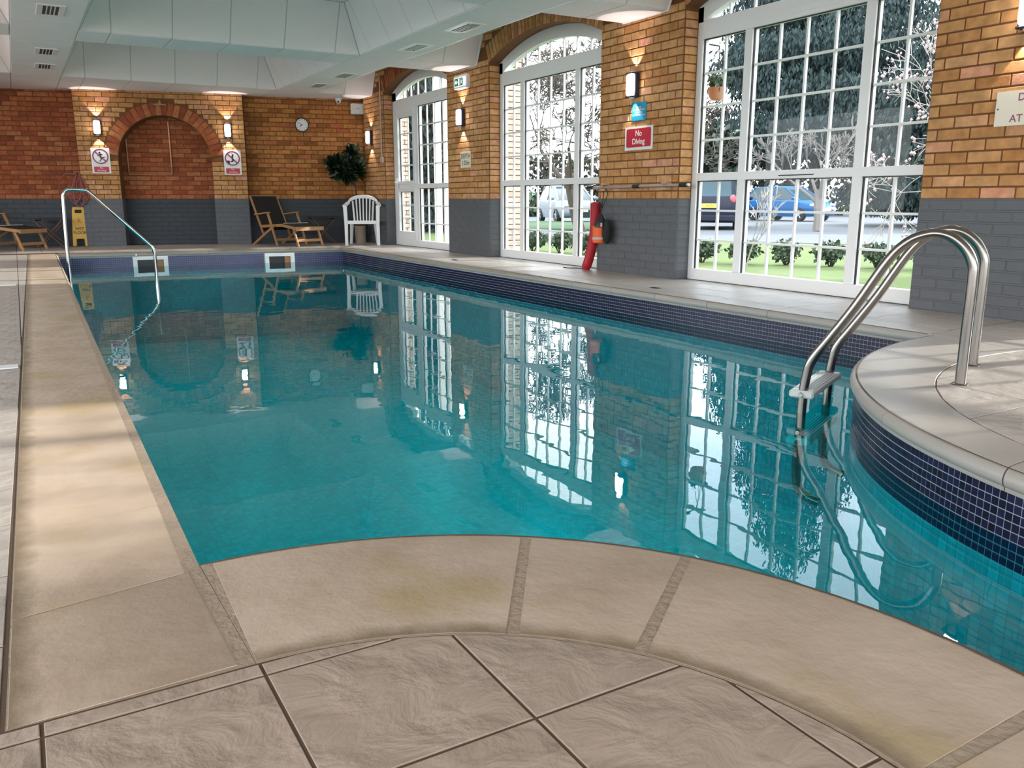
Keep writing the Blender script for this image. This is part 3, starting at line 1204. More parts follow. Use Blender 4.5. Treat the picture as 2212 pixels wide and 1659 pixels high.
def tile_band(pts, label, single=(0, 0), skip=None):
    """grout backing plus the tiles; the columns of the range single are single tiles, the rest one joined part"""
    n = len(pts)
    h = ROWS * TP
    vs, fs = [], []
    for p in pts:
        vs += [(p[0], p[1], TZ + 0.02), (p[0], p[1], TZ - h)]
    for i in range(n - 1):
        fs.append((2 * i, 2 * i + 1, 2 * i + 3, 2 * i + 2))
    root = MB().add(vs, fs).build('trim_6', TGROUT)
    tag(root, label, 'tile band', kind='structure')
    rest = MB()
    for c, (p, t) in enumerate(path_points(pts, TP)):
        ez = Vector((-t[1], t[0], 0))      # pool lies on the left of the counter-clockwise outline
        if skip and skip(p):
            continue
        for r in range(ROWS):
            M = frame((p[0] + ez.x * 0.0008, p[1] + ez.y * 0.0008, TZ - (r + 0.5) * TP), (t[0], t[1], 0), ez)
            if single[0] <= c < single[1] and r < 5:
                obj('tile', TILE, root).matrix_local = M
            else:
                s = TP / 2 - 0.0016
                rest.add([(-s, -s, 0.0006), (s, -s, 0.0006), (s, s, 0.0006), (-s, s, 0.0006), (-s - .0004, -s - .0004, -0.001), (s + .0004, -s - .0004, -0.001), (s + .0004, s + .0004, -0.001), (-s - .0004, s + .0004, -0.001)],
                         [(0, 1, 2, 3), (4, 5, 1, 0), (5, 6, 2, 1), (6, 7, 3, 2), (7, 4, 0, 3)], M)
    rest.build('mosaic', NAVY, root, kind='stuff')
    return root


WR = inset_poly(OUT, -0.0225)
iA = 1 + 24
iP = iA + 3          # first platform point (angle 180)
plat_pts = WR[iP - 1:iP + 49]
tile_band(plat_pts, 'navy mosaic band round the curved ladder platform', (75, 135))
tile_band([WR[iP + 48], WR[iP + 49]], 'navy mosaic band on the garden side of the pool')
SK = [(1.395, 1.87), (3.245, 3.69)]
tile_band([WR[iP + 49], WR[0]], 'blue mosaic band on the far end of the pool', (0, 0), lambda p: any(a < p[0] < b for a, b in SK))
tile_band([WR[0], WR[1]], 'navy mosaic band under the left coping')
tile_band(WR[1:27], 'navy mosaic band under the curved coping by the camera')
BLUEN = mat('blue_glaze', (0.020, 0.026, 0.13), 0.2, rand=0.3, spec=0.4)
for o in list(COL.objects):
    if o.get('label') == 'blue mosaic band on the far end of the pool':
        o.children[0].data.materials[0] = BLUEN

# skimmers in the far pool wall
for (a, b), lab in zip(SK, ('white framed skimmer opening in the far pool wall behind the hand rail', 'white framed skimmer opening in the far pool wall before the lounger')):
    tdir = Vector((_t.x, _t.y, 0)).normalized()
    ez = Vector((_t.y, -_t.x, 0)).normalized()
    ez = ez if ez.y < 0 else -ez
    mid = (a + b) / 2
    py = FL[1] + (FR[1] - FL[1]) * (mid - FL[0]) / (FR[0] - FL[0]) + 0.016
    s = thing('pool_skimmer', lab, 'skimmer', frame((mid, py, -0.215), tdir, ez), 'pool skimmers')
    W, Hh = (b - a), 0.295
    fr = MB()
    fr.box(-W / 2, W / 2, Hh / 2 - 0.05, Hh / 2, -0.02, 0.012, None, 0.003).box(-W / 2, W / 2, -Hh / 2, -Hh / 2 + 0.055, -0.02, 0.012, None, 0.003)
    fr.box(-W / 2, -W / 2 + 0.06, -Hh / 2 + 0.055, Hh / 2 - 0.05, -0.02, 0.012, None, 0.003).box(W / 2 - 0.06, W / 2, -Hh / 2 + 0.055, Hh / 2 - 0.05, -0.02, 0.012, None, 0.003)
    fr.build('frame', WHITE, s)
    MB().box(-W / 2 + 0.05, W / 2 - 0.05, -Hh / 2 + 0.045, Hh / 2 - 0.04, 0.0035, 0.006).build('throat', BLACK, s)
    MB().box(W / 2 - 0.15, W / 2 - 0.06, -0.01, Hh / 2 - 0.05, 0.006, 0.010).build('weir_flap', mat('weir_wood', (0.30, 0.16, 0.08), 0.6), s)

# ------------------------------------------------------------------ windows
XG = 5.56


def window(k, num, c, hc, side, label, door=False, side2=None):
    """c centre, hc half width of the middle light, side width of each side light"""
    y0, y1 = OPEN[k]
    cc, hw, R, cz = arch_geo(k)
    root = thing('window_%d' % num, label, 'window', T(XG, c, 0), kind='structure')
    # local frame: x = depth (world X), y = world Y, z = up
    ML = 0.086
    a0, a1 = y0 - 0.05 - c, y1 + 0.05 - c
    gL, gR = hc + ML + side, -(hc + ML + (side if side2 is None else side2))
    fr = MB()
    fr.box(-0.04, 0.04, gL, a1, 0, SPR, None, 0.004)
    fr.box(-0.04, 0.04, a0, gR, 0, SPR, None, 0.004)
    fr.box(-0.042, 0.042, gR, gL, 0.0, 0.105, None, 0.004)
    Rg, Ro = R - 0.13, R + 0.03
    N = 32
    dc = cc - c

    def ring(r, y):
        return cz + sqrt(max(r * r - (y - dc) ** 2, 0.0))
    ysn = [a0 + (a1 - a0) * i / N for i in range(N + 1)]
    ysn = sorted(set(ysn + [gL, gR]))
    for ya, yb in zip(ysn[:-1], ysn[1:]):
        za, zb = ring(Ro, ya), ring(Ro, yb)
        mid = (ya + yb) / 2
        if gR < mid < gL:
            la, lb = max(ring(Rg, ya), 2.315), max(ring(Rg, yb), 2.315)
        else:
            la = lb = 2.3
        vs = [(x, yy, zz) for x in (-0.04, 0.04) for yy, zz in ((ya, la), (yb, lb), (yb, zb), (ya, za))]
        fr.add(vs, [(3, 2, 1, 0), (4, 5, 6, 7), (0, 1, 5, 4), (2, 3, 7, 6)])
    fr.build('frame', UPVC, root)
    for zl, zh in ((0.915, 0.985), (2.155, 2.315)):
        MB().box(-0.042, 0.042, gR, gL, zl, zh, None, 0.004).build('transom', UPVC, root)
    for s in (1, -1):
        MB().box(-0.041, 0.041, min(s * hc, s * (hc + ML)), max(s * hc, s * (hc + ML)), 0.105, 2.155, None, 0.004).build('mullion', UPVC, root)
    lights = [(gR, -hc - ML, 2 if side2 is None else 1), (-hc, hc, 4), (hc + ML, gL, 2)]
    pane_cache = {}
    for li, (ya, yb, nc) in enumerate(lights):
        isdoor = door and li == 2
        for (zl, zh, nr) in ((0.105, 0.915, 3), (0.985, 2.155, 4)):
            la, lb = ya, yb
            zz0, zz1 = zl, zh
            if isdoor:
                e = 0.075
                sash = MB()
                zb_, zt_ = (zl, zh)
                sash.box(-0.062, 0.03, ya, ya + e, zb_, zt_, None, 0.004).box(-0.062, 0.03, yb - e, yb, zb_, zt_, None, 0.004)
                eb, et = (0.13 if zl < 0.5 else 0.05), (0.05 if zl < 0.5 else 0.13)
                sash.box(-0.062, 0.03, ya + e, yb - e, zb_, zb_ + eb, None, 0.004).box(-0.062, 0.03, ya + e, yb - e, zt_ - et, zt_, None, 0.004)
                sash.build('door_leaf', UPVC, root)
                la, lb, zz0, zz1 = ya + e, yb - e, zl + eb, zh - et
            pw, ph = (lb - la) / nc, (zz1 - zz0) / nr
            for i in range(1, nc):
                MB().box(-0.012, 0.012, la + i * pw - 0.009, la + i * pw + 0.009, zz0, zz1).build('muntin', UPVC, root)
            for j in range(1, nr):
                MB().box(-0.013, 0.013, la, lb, zz0 + j * ph - 0.009, zz0 + j * ph + 0.009).build('muntin', UPVC, root)
            key = (round(pw, 4), round(ph, 4))
            if key not in pane_cache:
                pane_cache[key] = MB().box(-0.003, 0.003, -pw / 2 + 0.004, pw / 2 - 0.004, -ph / 2 + 0.004, ph / 2 - 0.004).mesh('pane', GLASS)
            for i in range(nc):
                for j in range(nr):
                    obj('pane', pane_cache[key], root, T(0, la + (i + 0.5) * pw, zz0 + (j + 0.5) * ph))
            # dark gasket lines round each light
            g = MB()
            for (p, q) in ((la, la + 0.008), (lb - 0.008, lb)):
                g.box(-0.022, -0.006, p, q, zz0, zz1)
            g.box(-0.022, -0.006, la, lb, zz1 - 0.008, zz1)
            g.build('gasket', BLACK, root)
    # fanlight
    fb = [gR]
    for (ya, yb, nc) in lights:
        pw = (yb - ya) / nc
        fb += [ya + pw * i for i in range(nc) if i > 0 or ya != gR]
    fb = sorted(set(round(x, 4) for x in fb)) + [gL]
    fb = [gR] + [gR + (gL - gR) * i / 8 for i in range(1, 8)] + [gL]
    for i, (ya, yb) in enumerate(zip(fb[:-1], fb[1:])):
        nseg = 4
        top = [(ya + (yb - ya) * t / nseg) for t in range(nseg + 1)]
        pts = [(ya + 0.003, 2.315), (yb - 0.003, 2.315)] + [(yy, max(ring(Rg, yy), 2.318)) for yy in top[::-1]]
        F = Matrix(((0, 0, 1, -0.003), (1, 0, 0, 0), (0, 1, 0, 0), (0, 0, 0, 1)))
        MB().prism(pts, 0, 0.006, F).build('pane', GLASS, root)
        if i > 0:
            MB().box(-0.012, 0.012, ya - 0.009, ya + 0.009, 2.315, ring(Rg, ya)).build('muntin', UPVC, root)
    # trickle vents
    if k == 3:
        MB().box(-0.055, -0.042, -0.20, 0.17, 0.945, 0.958, None, 0.002).build('trickle_vent', UPVC, root)
        MB().box(-0.0545, -0.042, -0.19, 0.16, 0.938, 0.944).build('vent_slot', BLACK, root)
        MB().box(-0.05, -0.042, -0.35, 0.15, 2.19, 2.24, None, 0.003).build('trickle_vent', UPVC, root)
    else:
        MB().box(-0.052, -0.042, -0.16, 0.16, 0.942, 0.952, None, 0.002).build('trickle_vent', UPVC, root)
        MB().box(-0.05, -0.042, -0.2, 0.2, 2.22, 2.25, None, 0.003).build('trickle_vent', UPVC, root)
    if door:
        h = MB()
        h.box(-0.085, -0.062, gL - 0.055, gL - 0.025, 0.93, 1.09, None, 0.006)
        h.tube([(-0.075, gL - 0.04, 1.02), (-0.115, gL - 0.04, 1.02), (-0.12, gL - 0.16, 1.00)], 0.011, 8)
        h.build('handle', WHITE, root, smooth=True)
    # stone sill outside, black line of sealant inside
    MB().box(-0.06, 0.05, a0 + 0.05, a1 - 0.05, -0.004, 0.004).build('threshold', BLACK, root)
    MB().box(0.045, 0.12, a0, a1, -0.06, 0.02, None, 0.004).build('sill', UPVC, root)
    return root


window(1, 1, 11.805, 0.565, 0.74, 'white arched window with a garden door leaf beside the plastic chair', True, 0.10)
window(2, 2, 8.621, 0.549, 0.435, 'middle white arched window with the silver car outside')
window(3, 3, 4.887, 0.5545, 0.517, 'large white arched window by the ladder with the blue car outside')
window(4, 4, 1.21, 0.549, 0.47, 'white arched window beside the camera, out of view')

# ------------------------------------------------------------------ ceiling
ZC, ZH, INS = 2.43, 2.95, 0.26
ceil = tag(MB().box(-3.3, 5.76, -3.4, 17.4, 3.06, 3.2).build('ceiling', CEIL), 'suspended grey tile ceiling with sloped coffers', 'ceiling', kind='structure')


def panel_poly(parent, pts, th=0.012, m=CEIL, gap=0.006):
    """flat tile with the given corner points (room side seen counter-clockwise or not), slightly inset so that joints show"""
    P = [Vector(p) for p in pts]
    c = sum(P, Vector()) / len(P)
    n = Vector()
    for i in range(len(P)):
        n += (P[i] - c).cross(P[(i + 1) % len(P)] - c)
    n.normalize()
    if n.z > 0:
        P = P[::-1]
        n = -n
    ex = (P[1] - P[0]).normalized()
    ey = n.cross(ex)
    q = [((p - c).dot(ex), (p - c).dot(ey)) for p in P]
    q = inset_poly(q, gap)
    M = Matrix(((ex.x, ey.x, n.x, c.x), (ex.y, ey.y, n.y, c.y), (ex.z, ey.z, n.z, c.z), (0, 0, 0, 1)))
    mb = MB().prism(q, -th, 0.0, None, 0.003, 0.003)
    return mb, M


def tile_panel(parent, pts, **k):
    mb, M = panel_poly(parent, pts, **k)
    mb.build('panel', CEIL, parent, M)


back = MB()     # grid bars showing in the joints


def grid_back(pts):
    P = [Vector(p) + Vector((0, 0, 0.006)) for p in pts]
    back.add(P, [tuple(range(len(P)))])


LATER = MB()


def put(pts, single):
    if single:
        tile_panel(ceil, pts)
    else:
        mb, M = panel_poly(ceil, pts)
        LATER.add(mb.v, mb.f, M)
    grid_back(pts)


def splits(a, b, first=0.30, step=0.60):
    xs = [a]
    x = a + first
    while x < b - 0.05:
        xs.append(x)
        x += step
    xs.append(b)
    return xs


def coffer(x0, x1, y0, y1, sides, single, top=True):
    h = ZH - ZC
    xs, ysl = splits(x0, x1), splits(y0, y1)

    def ins(v, a, b):
        return min(max(v, a + INS), b - INS)
    if 'F' in sides:
        for a, b in zip(xs[:-1], xs[1:]):
            put([(a, y1, ZC), (b, y1, ZC), (ins(b, x0, x1), y1 - INS, ZH), (ins(a, x0, x1), y1 - INS, ZH)], single)
    if 'N' in sides:
        for a, b in zip(xs[:-1], xs[1:]):
            put([(a, y0, ZC), (b, y0, ZC), (ins(b, x0, x1), y0 + INS, ZH), (ins(a, x0, x1), y0 + INS, ZH)], single)
    if 'R' in sides:
        for a, b in zip(ysl[:-1], ysl[1:]):
            put([(x1, a, ZC), (x1, b, ZC), (x1 - INS, ins(b, y0, y1), ZH), (x1 - INS, ins(a, y0, y1), ZH)], single)
    if 'L' in sides:
        for a, b in zip(ysl[:-1], ysl[1:]):
            put([(x0, a, ZC), (x0, b, ZC), (x0 + INS, ins(b, y0, y1), ZH), (x0 + INS, ins(a, y0, y1), ZH)], single)
    if top:
        tx, ty = splits(x0 + INS, x1 - INS, 0.6), splits(y0 + INS, y1 - INS, 0.6)
        for a, b in zip(tx[:-1], tx[1:]):
            for c, d in zip(ty[:-1], ty[1:]):
                put([(a, c, ZH), (b, c, ZH), (b, d, ZH), (a, d, ZH)], False)


def strip(x0, x1, y0, y1, xs, ys_, single):
    for a, b in zip(xs[:-1], xs[1:]):
        for c, d in zip(ys_[:-1], ys_[1:]):
            put([(a, c, ZC), (b, c, ZC), (b, d, ZC), (a, d, ZC)], single)


CX0, CX1, SX = 0.76, 3.77, 4.37
BAYS = [(10.74, 13.82), (7.00, 10.08), (3.26, 6.34), (-0.48, 2.60)]
for bi_, (y0, y1) in enumerate(BAYS):
    vis = bi_ < 2
    coffer(CX0, CX1, y0, y1, 'FRLN', vis)
    coffer(-2.86, 0.15, y0, y1, 'FRLN', False)
    # alcove in the ceiling over each window
    al = [(SX, a) for a in (y0, y1)]
    for yy, s in ((y0, 1), (y1, -1)):
        for a, b in ((SX, SX + 0.5), (SX + 0.5, XF - 0.002)):
            pts = [(a, yy, ZC), (b, yy, ZC), (b, yy + s * INS, ZH), (max(a, SX + INS) if a == SX else a, yy + s * INS, ZH)]
            put(pts, vis or bi_ == 2)
    for a, b in zip(splits(y0, y1)[:-1], splits(y0, y1)[1:]):
        put([(SX, a, ZC), (SX, b, ZC), (SX + INS, min(max(b, y0 + INS), y1 - INS), ZH), (SX + INS, min(max(a, y0 + INS), y1 - INS), ZH)], False)
    put([(SX + INS, y0 + INS, ZH), (XF, y0 + INS, ZH), (XF, y1 - INS, ZH), (SX + INS, y1 - INS, ZH)], False)
    # strips beside the coffer: left and right
    ysl = splits(y0, y1)
    strip(CX1, SX, y0, y1, [CX1, SX], ysl, bi_ < 3)
    strip(0.15, CX0, y0, y1, [0.15, CX0], ysl, vis)
# beams between the bays, out to the wall
for (y0, y1), single in (((10.08, 10.74), True), ((6.34, 7.00), True), ((2.60, 3.26), False), ((-1.2, -0.48), False)):
    xs = [-2.86, 0.15] + splits(CX0, CX1) + [SX, SX + 0.5, XF - 0.004]
    strip(-2.86, XF, y0, y1, xs, [y0, y1], single)
# tapered border against the far wall
xs = [-2.86, -0.45, 0.15] + splits(CX0, CX1) + [SX, SX + 0.5, XF - 0.004]
for a, b in zip(xs[:-1], xs[1:]):
    def fy(x):
        d = PD if PU0 * 0.970 < x - 0.02 and x < 3.53 else 0.0
        return 15.8 - 0.25 * x - d * 1.03
    m_ = (a + b) / 2
    d = PD * 1.03 if 1.03 < m_ < 3.55 else 0.0
    ya, yb = 15.8 - 0.25 * a - d - 0.012, 15.8 - 0.25 * b - d - 0.012
    single = a >= 0.1
    if min(ya, yb) - 13.82 > 0.75:
        put([(a, 13.82, ZC), (b, 13.82, ZC), (b, 14.42, ZC), (a, 14.42, ZC)], single)
        put([(a, 14.42, ZC), (b, 14.42, ZC), (b, yb, ZC), (a, ya, ZC)], single)
    else:
        put([(a, 13.82, ZC), (b, 13.82, ZC), (b, yb, ZC), (a, ya, ZC)], single)
put([(-2.86, -3.2, ZC), (XF, -3.2, ZC), (XF, -1.2, ZC), (-2.86, -1.2, ZC)], False)
put([(-3.0, -3.2, ZC), (-2.86, -3.2, ZC), (-2.86, 16.5, ZC), (-3.0, 16.5, ZC)], False)
LATER.build('panel', CEIL, ceil, kind='stuff')
back.build('grid_bar', CEILBAR, ceil, kind='stuff')
# white edge trim where the tiles meet the garden wall and run round the alcoves
for y0, y1 in BAYS[:3]:
    tr = MB()
    for p, q in (((XF - 0.012, y1, ZC), (XF - 0.012, y1 - INS, ZH)), ((XF - 0.012, y0, ZC), (XF - 0.012, y0 + INS, ZH))):
        tr.tube([p, q], 0.011, 6)
    tr.build('edge_trim', UPVC, ceil)
for a, b in ((10.08, 10.74), (6.34, 7.00)):
    MB().box(XF - 0.024, XF - 0.002, a, b, ZC - 0.006, ZC + 0.014).build('edge_trim', UPVC, ceil)
MB().box(SX - 0.008, SX + 0.008, 3.26, 13.82, ZC - 0.005, ZC + 0.01).build('edge_trim', UPVC, ceil)


def vent(x, y, label, turn):
    M = T(x, y, ZC - 0.002) @ Rz(turn) @ Matrix.Rotation(pi, 4, 'X')
    v = thing('ceiling_vent', label, 'vent', M, 'ceiling air vents')
    f = MB()
    W, D = 0.115, 0.245
    f.box(-W, W, -D, -D + 0.035, -0.004, 0.008, None, 0.003).box(-W, W, D - 0.035, D, -0.004, 0.008, None, 0.003)
    f.box(-W, -W + 0.05, -D + 0.035, D - 0.035, -0.004, 0.008, None, 0.003).box(W - 0.05, W, -D + 0.035, D - 0.035, -0.004, 0.008, None, 0.003)
    f.build('frame', UPVC, v)
    MB().box(-W + 0.045, W - 0.045, -D + 0.03, D - 0.03, -0.002, 0.003).build('duct', BLACK, v)
    for k in range(3):
        xx = -0.033 + 0.033 * k
        MB().box(xx - 0.0045, xx + 0.0045, -D + 0.033, D - 0.033, 0.003, 0.007).build('slat', UPVC, v)
    return v


s_ = 0.96
for (x, y, lab) in ((0.475, 9.14, 'square slotted air vent in the narrow ceiling strip, largest of the three'),
                    (0.51, 11.64, 'square slotted air vent in the narrow ceiling strip, middle of the three'),
                    (0.53, 12.90, 'square slotted air vent in the narrow ceiling strip, smallest, near the far brick wall')):
    vent(x, y, lab, 0)
for (x, y, lab) in ((4.09, 7.94, 'dark slotted air vent in the garden-side ceiling strip, largest, over the middle window'),
                    (4.12, 9.23, 'dark slotted air vent in the garden-side ceiling strip, second largest'),
                    (4.16, 11.75, 'dark slotted air vent in the garden-side ceiling strip, before the exit sign'),
                    (4.17, 12.96, 'dark slotted air vent in the garden-side ceiling strip, smallest, close to the camera dome')):
    vent(x, y, lab, 0)

# ------------------------------------------------------------------ wall lamps
def wall_lamp(M, label):
    l = thing('wall_lamp', label, 'lamp', M, 'up and down wall lamps')
    b = MB().box(-0.055, 0.055, -0.115, 0.115, 0.0, 0.055, None, 0.008)
    b.box(-0.055, 0.055, 0.100, 0.115, 0.05, 0.095, None, 0.005).box(-0.055, 0.055, -0.115, -0.100, 0.05, 0.095, None, 0.005)
    b.build('housing', mat('dark_lamp_housing', (0.02, 0.022, 0.05), 0.4), l)
    MB().prism(rrect(0.092, 0.196, 0.028), 0.05, 0.092, None, 0.006, 0.006).build('diffuser', LAMPW, l)
    for s in (1, -1):
        MB().lathe([(0.026, 0.0), (0.026, 0.010), (0.012, 0.013)], 12, Matrix.Translation((0, s * 0.115, 0.05)) @ Matrix.Rotation(-s * pi / 2, 4, 'X')).build('lens', WHITE, l)
    for s in (1, -1):
        d = bpy.data.lights.new('lamp_beam', 'SPOT')
        d.energy = 7.0
        d.color = (1.0, 0.88, 0.84)
        d.spot_size = radians(78)
        d.spot_blend = 0.12
        d.shadow_soft_size = 0.008
        o = obj('lamp_beam', d, l)
        # spot shines along its local -z: turn it so that -z points to local +-y
        o.matrix_local = Matrix.Translation((0, s * 0.134, 0.042)) @ Matrix.Rotation(s * pi / 2, 4, 'X')
    return l


wall_lamp(FW(1.372, 1.858, PD + 0.006), 'lit wall lamp above the No Running sign')
wall_lamp(FW(3.333, 1.850, PD + 0.006), 'lit wall lamp above the No Jumping sign')
wall_lamp(RW(13.90, 1.768, XF - 0.006), 'lit wall lamp in the corner beside the fig plant')
wall_lamp(RW(10.478, 1.822, XF - 0.006), 'lit wall lamp between exit sign and depth sign')
wall_lamp(RW(6.775, 1.829, XF - 0.006), 'lit wall lamp above the blue sign')
wall_lamp(RW(3.02, 1.852, XF - 0.006), 'lit wall lamp cut by the picture edge above the large depth sign')

# ------------------------------------------------------------------ signs
def board(name, label, M, w, h, m=SIGNW, r=0.006, th=0.004):
    s = thing(name, label, 'sign', M)
    MB().prism(rrect(w, h, r, 3), 0.0, th, None, 0.0008, 0.0008).build('plate', m, s)
    return s


def ring_bar(parent, cx, cy, R, wd, m, z):
    mb = MB()
    n = 36
    vs, fs = [], []
    for i in range(n):
        a = 2 * pi * i / n
        for r in (R, R - wd):
            vs.append((cx + r * cos(a), cy + r * sin(a), z))
        for r in (R, R - wd):
            vs.append((cx + r * cos(a), cy + r * sin(a), z + 0.001))
    for i in range(n):
        j = (i + 1) % n
        fs.append((4 * i + 2, 4 * j + 2, 4 * j + 3, 4 * i + 3)[::-1])
        fs.append((4 * i, 4 * j, 4 * j + 2, 4 * i + 2))
        fs.append((4 * i + 1, 4 * i + 3, 4 * j + 3, 4 * j + 1))
    mb.add(vs, fs)
    d = (R - wd * 0.5) * 0.7071
    mb.box(-(R - wd * .5), R - wd * .5, -wd / 2, wd / 2, 0, 0.0014, T(cx, cy, z) @ Rz(radians(-45)))
    return mb.build('prohibition_ring', m, parent)


def limbs(parent, segs, head, m=INK, z=0.0045, s=1.0, off=(0, 0), nm='pictogram'):
    mb = MB()
    for (a, b, w) in segs:
        a2 = (off[0] + a[0] * s, off[1] + a[1] * s)
        b2 = (off[0] + b[0] * s, off[1] + b[1] * s)
        L = hypot(b2[0] - a2[0], b2[1] - a2[1])
        mb.box(-w * s * .3, L + w * s * .3, -w * s / 2, w * s / 2, 0, 0.0008, T(a2[0], a2[1], z) @ Rz(atan2(b2[1] - a2[1], b2[0] - a2[0])))
    if head:
        mb.lathe([(head[2] * s, 0), (head[2] * s, 0.0008)], 12, T(off[0] + head[0] * s, off[1] + head[1] * s, z))
    return mb.build(nm, m, parent)


def no_sign(label, M, w, h, word, kind):
    s = board('safety_sign', label, M, w, h)
    s['group'] = 'no running and no jumping signs'
    cy = h * 0.17
    R = w * 0.43
    if kind == 'run':
        limbs(s, [((0.0, 0.35), (-0.02, -0.05), 0.26), ((-0.02, -0.08), (0.12, -0.42), 0.16), ((0.12, -0.42), (-0.14, -0.72), 0.12), ((0.0, -0.08), (0.38, -0.16), 0.16), ((0.38, -0.16), (0.66, -0.1), 0.12), ((0.0, 0.32), (0.28, 0.28), 0.12), ((0.0, 0.30), (-0.36, 0.08), 0.11), ((-0.14, -0.72), (-0.3, -0.7), 0.1)], (-0.10, 0.58, 0.14), s=R * 0.86, off=(0, cy))
    else:
        limbs(s, [((0.0, 0.32), (0.02, -0.1), 0.26), ((0.02, -0.1), (0.16, -0.38), 0.15), ((0.16, -0.38), (-0.12, -0.56), 0.13), ((0.0, -0.12), (-0.06, -0.4), 0.13), ((-0.06, -0.4), (-0.3, -0.5), 0.11), ((0.05, 0.32), (-0.02, 0.72), 0.12), ((0.10, 0.30), (0.16, 0.62), 0.10)], (0.05, 0.52, 0.11), s=R * 0.86, off=(0, cy))
        MB().prism([(-R * 0.78, cy - R * 0.30), (-R * 0.60, cy - R * 0.72), (-R * 0.36, cy - R * 0.72), (-R * 0.36, cy - R * 0.30)], 0.0042, 0.005).build('pictogram', INK, s)
    ring_bar(s, 0, cy, R, R * 0.155, PURP, 0.0052)
    MB().prism(rrect(w * 0.80, h * 0.22, 0.012), 0.004, 0.0052, T(0, -h * 0.345, 0)).build('red_panel', RED_S, s)
    text('lettering', 'No\n' + word, h * 0.098, SIGNW, s, 0, -h * 0.335, 0.0054)
    return s


no_sign('white and red No Running sign with a barred runner', FW(1.371, 1.349, PD + 0.008), 0.275, 0.395, 'Running', 'run')
no_sign('white and red No Jumping sign with a barred jumper', FW(3.375, 1.343, PD + 0.008), 0.275, 0.395, 'Jumping', 'jump')

nd = board('no_diving_sign', 'red No Diving sign with a white border on the brick pier', RW(6.706, 1.333, XF - 0.008), 0.43, 0.222, SIGNW)
MB().prism(rrect(0.378, 0.176, 0.018), 0.004, 0.0055, T(0, 0.004, 0)).build('red_panel', RED_S, nd)
text('lettering', 'No\nDiving', 0.076, SIGNW, nd, 0, 0.006, 0.006, bold=0.0012)
bl = board('blue_sign', 'blue shower notice right below the wall lamp', RW(6.715, 1.585, XF - 0.008), 0.225, 0.172, SIGNB, 0.003)
text('lettering', 'PLEASE\nSHOWER BEFORE\nUSING THE\nSWIMMING POOL', 0.0235, SIGNW, bl, 0, 0, 0.0045)
dp = board('depth_sign', 'small cream depth sign reading 1.05m below the lamp and exit sign', RW(10.413, 1.272, XF - 0.008), 0.30, 0.215, SIGNC, 0.002)
text('lettering', 'DEPTH\n1.05m', 0.088, INK, dp, 0, 0.0, 0.0045)
d2 = board('depth_sign', 'large cream depth sign with maroon letters on the pier by the ladder', RW(2.945, 1.293, XF - 0.008), 0.475, 0.205, SIGNC, 0.002)
text('lettering', 'DEPTH', 0.062, PURP, d2, -0.01, 0.062, 0.0045, bold=0.0006)
text('lettering', '1.8m', 0.062, PURP, d2, -0.01, 0.0, 0.0045, bold=0.0006)
text('lettering', 'AT GRILLE', 0.062, PURP, d2, 0.0, -0.062, 0.0045, bold=0.0006)
MB().lathe([(0.005, 0), (0.004, 0.003)], 10, T(-0.222, 0.0, 0.004)).build('screw', INK, d2)

ex = thing('exit_sign', 'green lit emergency exit sign high on the brick pier', 'sign', RW(10.46, 2.275, XF - 0.008))
MB().prism(rrect(0.40, 0.175, 0.035), 0.0, 0.05, None, 0.008, 0.008).build('housing', WHITE, ex)
MB().prism(rrect(0.33, 0.115, 0.012), 0.050, 0.052).build('face', EXITW, ex)
MB().box(-0.155, 0.085, -0.048, 0.048, 0.052, 0.0535).build('green_panel', SIGNG, ex)
MB().prism([(-0.145, 0.0), (-0.105, -0.034), (-0.105, -0.012), (-0.07, -0.012), (-0.07, 0.012), (-0.105, 0.012), (-0.105, 0.034)], 0.0535, 0.0545).build('arrow', EXITW, ex)
MB().box(-0.05, -0.01, -0.04, 0.04, 0.0535, 0.0545).build('door_symbol', EXITW, ex)
limbs(ex, [((0, .3), (0, -.1), .24), ((0, -.1), (-.3, -.4), .14), ((-.3, -.4), (-.4, -.75), .12), ((0, -.1), (.3, -.4), .14), ((.3, -.4), (.6, -.5), .12), ((0, .25), (-.4, .1), .12), ((0, .25), (.4, .05), .12)], (0.0, .62, .16), EXITW, 0.0535, 0.048, (0.04, 0))

# ------------------------------------------------------------------ clock, speaker, camera, pipes
ck = thing('wall_clock', 'round white wall clock with black rim on the far brick wall', 'clock', FW(4.54, 1.99, 0.008))
MB().lathe([(0.112, 0.0), (0.118, 0.008), (0.116, 0.030), (0.104, 0.034), (0.102, 0.020)], 36).build('rim', BLACK, ck, smooth=True)
MB().lathe([(0.104, 0.004), (0.104, 0.022)], 36).build('dial', SIGNW, ck)
HMK = MB().box(-0.003, 0.003, 0.078, 0.094, 0.022, 0.0228).mesh('hour_mark', INK)
for i in range(12):
    obj('hour_mark', HMK, ck, Rz(2 * pi * i / 12))
for (nm, a, L, w) in (('hour_hand', 128, 0.048, 0.010), ('minute_hand', 62, 0.078, 0.007)):
    MB().box(-w / 2, w / 2, -0.012, L, 0.023, 0.0245, Rz(radians(a))).build(nm, INK, ck)

sp_ = thing('wall_speaker', 'white box speaker on the far wall under the ceiling corner', 'speaker', FW(5.49, 2.27, 0.008))
MB().prism(rrect(0.235, 0.175, 0.02), 0.0, 0.13, None, 0.02, 0.02).build('case', WHITE, sp_)
MB().prism(rrect(0.20, 0.14, 0.012), 0.130, 0.134).build('front_grille', mat('pale_mesh', (0.62, 0.63, 0.62), 0.7), sp_)
MB().box(-0.018, 0.018, -0.004, 0.004, 0.134, 0.1355).build('badge', BLACK, sp_)

